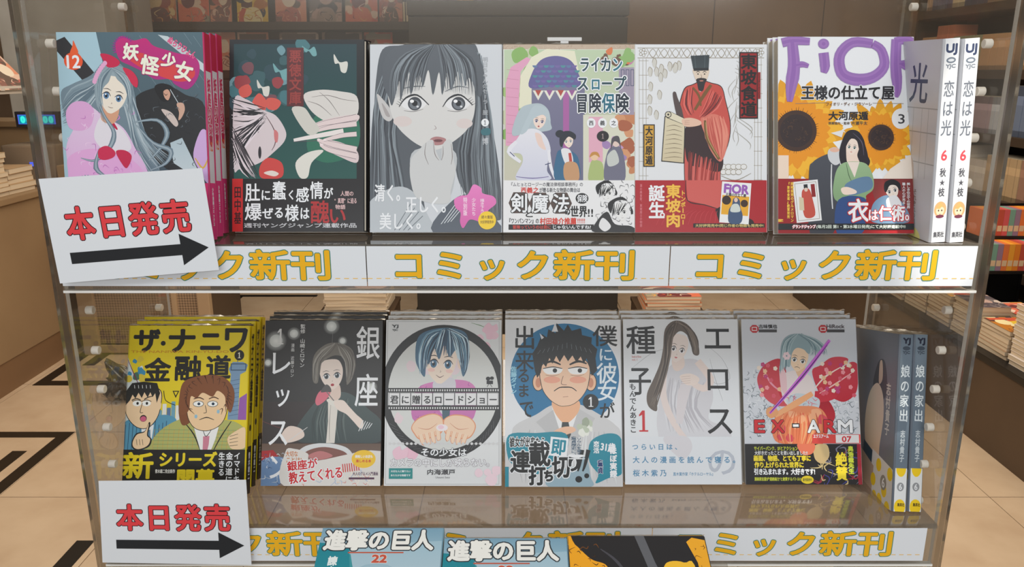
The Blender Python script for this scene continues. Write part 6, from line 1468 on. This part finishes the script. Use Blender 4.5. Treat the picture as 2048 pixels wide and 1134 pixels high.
spine_out(b1, .128, tS, .4138, .733, ZL+.0022, 14.5, 2.2); spine_out(b2, .128, tS, .4302, .733, ZL+.0022, 14.5, 1.8)

# lower row
D2 = 0.879
A, B = art_loan(); b = make_book('comic_book', .1335, .183, .0135, A, B, (226,202,30), 'yellow comic with two cartoon men, leftmost of the lower row', spine_art(.0135, .183, (228,204,30), sp_loan), (30,28,28))
place_pile(373, .1335, .183, .0135, .762, ZL, 20.6, .860, b, 3, '%s of the yellow cartoon comic, its yellow spine showing at the right', dx=.001)
A, B = art_ginza(); b = make_book('comic_book', .1335, .183, T1, A, B, (40,38,38), 'dark comic with a woman in a grey jacket eating from a fork')
place_pile(646, .1335, .183, T1, .781, ZL, 20.6, D2, b, 3, '%s of the dark jacket-woman comic, top edge showing behind')
A, B = art_film(); b = make_book('comic_book', .1305, .1835, T1, A, B, (222,224,226), 'white comic with a film strip across a dark ring')
place_pile(887, .1305, .1835, T1, .781, ZL, 20.6, D2, b, 3, '%s of the film strip comic, top edge showing behind')
A, B = art_groom(); b = make_book('comic_book', .1305, .1845, T1, A, B, (226,228,232), 'comic with a blue disc and a frowning black-haired man')
place_pile(1127, .1305, .1845, T1, .779, ZL, 20.6, D2, b, 3, '%s of the blue disc comic, top edge showing behind')
A, B = art_pale(); b = make_book('comic_book', .1305, .1835, T1, A, B, (224,227,232), 'pale grey comic with a long-haired seated woman and thin black lettering')
place_pile(1365.5, .1305, .1835, T1, .784, ZL, 20.6, D2, b, 3, '%s of the pale seated woman comic, top edge showing behind')
A, B = art_blade(); b = make_book('comic_book', .1305, .1835, T1, A, B, (206,210,218), 'comic with a silver-haired figure, a purple blade and a black band', None, (28,26,30))
place_pile(1605, .1305, .1835, T1, .784, ZL, 20.6, D2, b, 3, '%s of the purple blade comic, top edge showing behind')

# white clip on the pastel comic pile
cl = empty('hook_clip', (0.052, 0.8155, HC+0.0235)); tag(cl, 'small white plastic clip above the pastel arch comic', 'clip')
box('clip_bar', -0.017, 0.017, -0.002, 0.002, 0.004, 0.0075, mat('white_plastic', (222,222,222), 0.4), cl, 0.0005); box('clip_tab', -0.004, 0.004, -0.002, 0.002, -0.016, 0.004, bpy.data.materials['white_plastic'], cl, 0.0005)

# front tray books, lying back
ta = TRAY_A
def tray_book(px, s, Wd, Hd, base, rz):
    """top edge centre near pixel (px, py); lies on the tilted tray"""
    lean = math.pi/2 - ta
    d = Vector((0, math.sin(lean), math.cos(lean))); nrm = Vector((0, -math.cos(lean), math.sin(lean)))
    top = Vector(((px-1024)/FP*0.722, 0, 0))
    o = Vector((top.x, 0.655, HC-0.418)) + d*s + nrm*(0.0136+0.0008)
    p = o - d*Hd
    base.location = p; base.rotation_mode = 'XYZ'
    base.matrix_world = Matrix.Translation(p) @ Matrix.Rotation(-lean, 4, 'X') @ Matrix.Rotation(rz, 4, 'Y')
A, B = art_titan(0); b = make_book('comic_book', .112, .174, .0135, A, None, (120,160,180), 'teal and white sky comic lying on the front tray, left one', None, rr=.002)
b2 = copy_tree(b); b2['label'] = 'teal and white sky comic lying on the front tray, right one'
tray_book(766, -0.009, .112, .174, b, 0.0); tray_book(1012, -0.020, .112, .174, b2, 0.0)
A, B = art_tiger(); b3 = make_book('comic_book', .125, .174, .0135, A, None, (40,38,40), 'black comic with orange-yellow tiger patches lying on the front tray', None, rr=.002)
tray_book(1272, -0.0175, .125, .174, b3, 0.0)
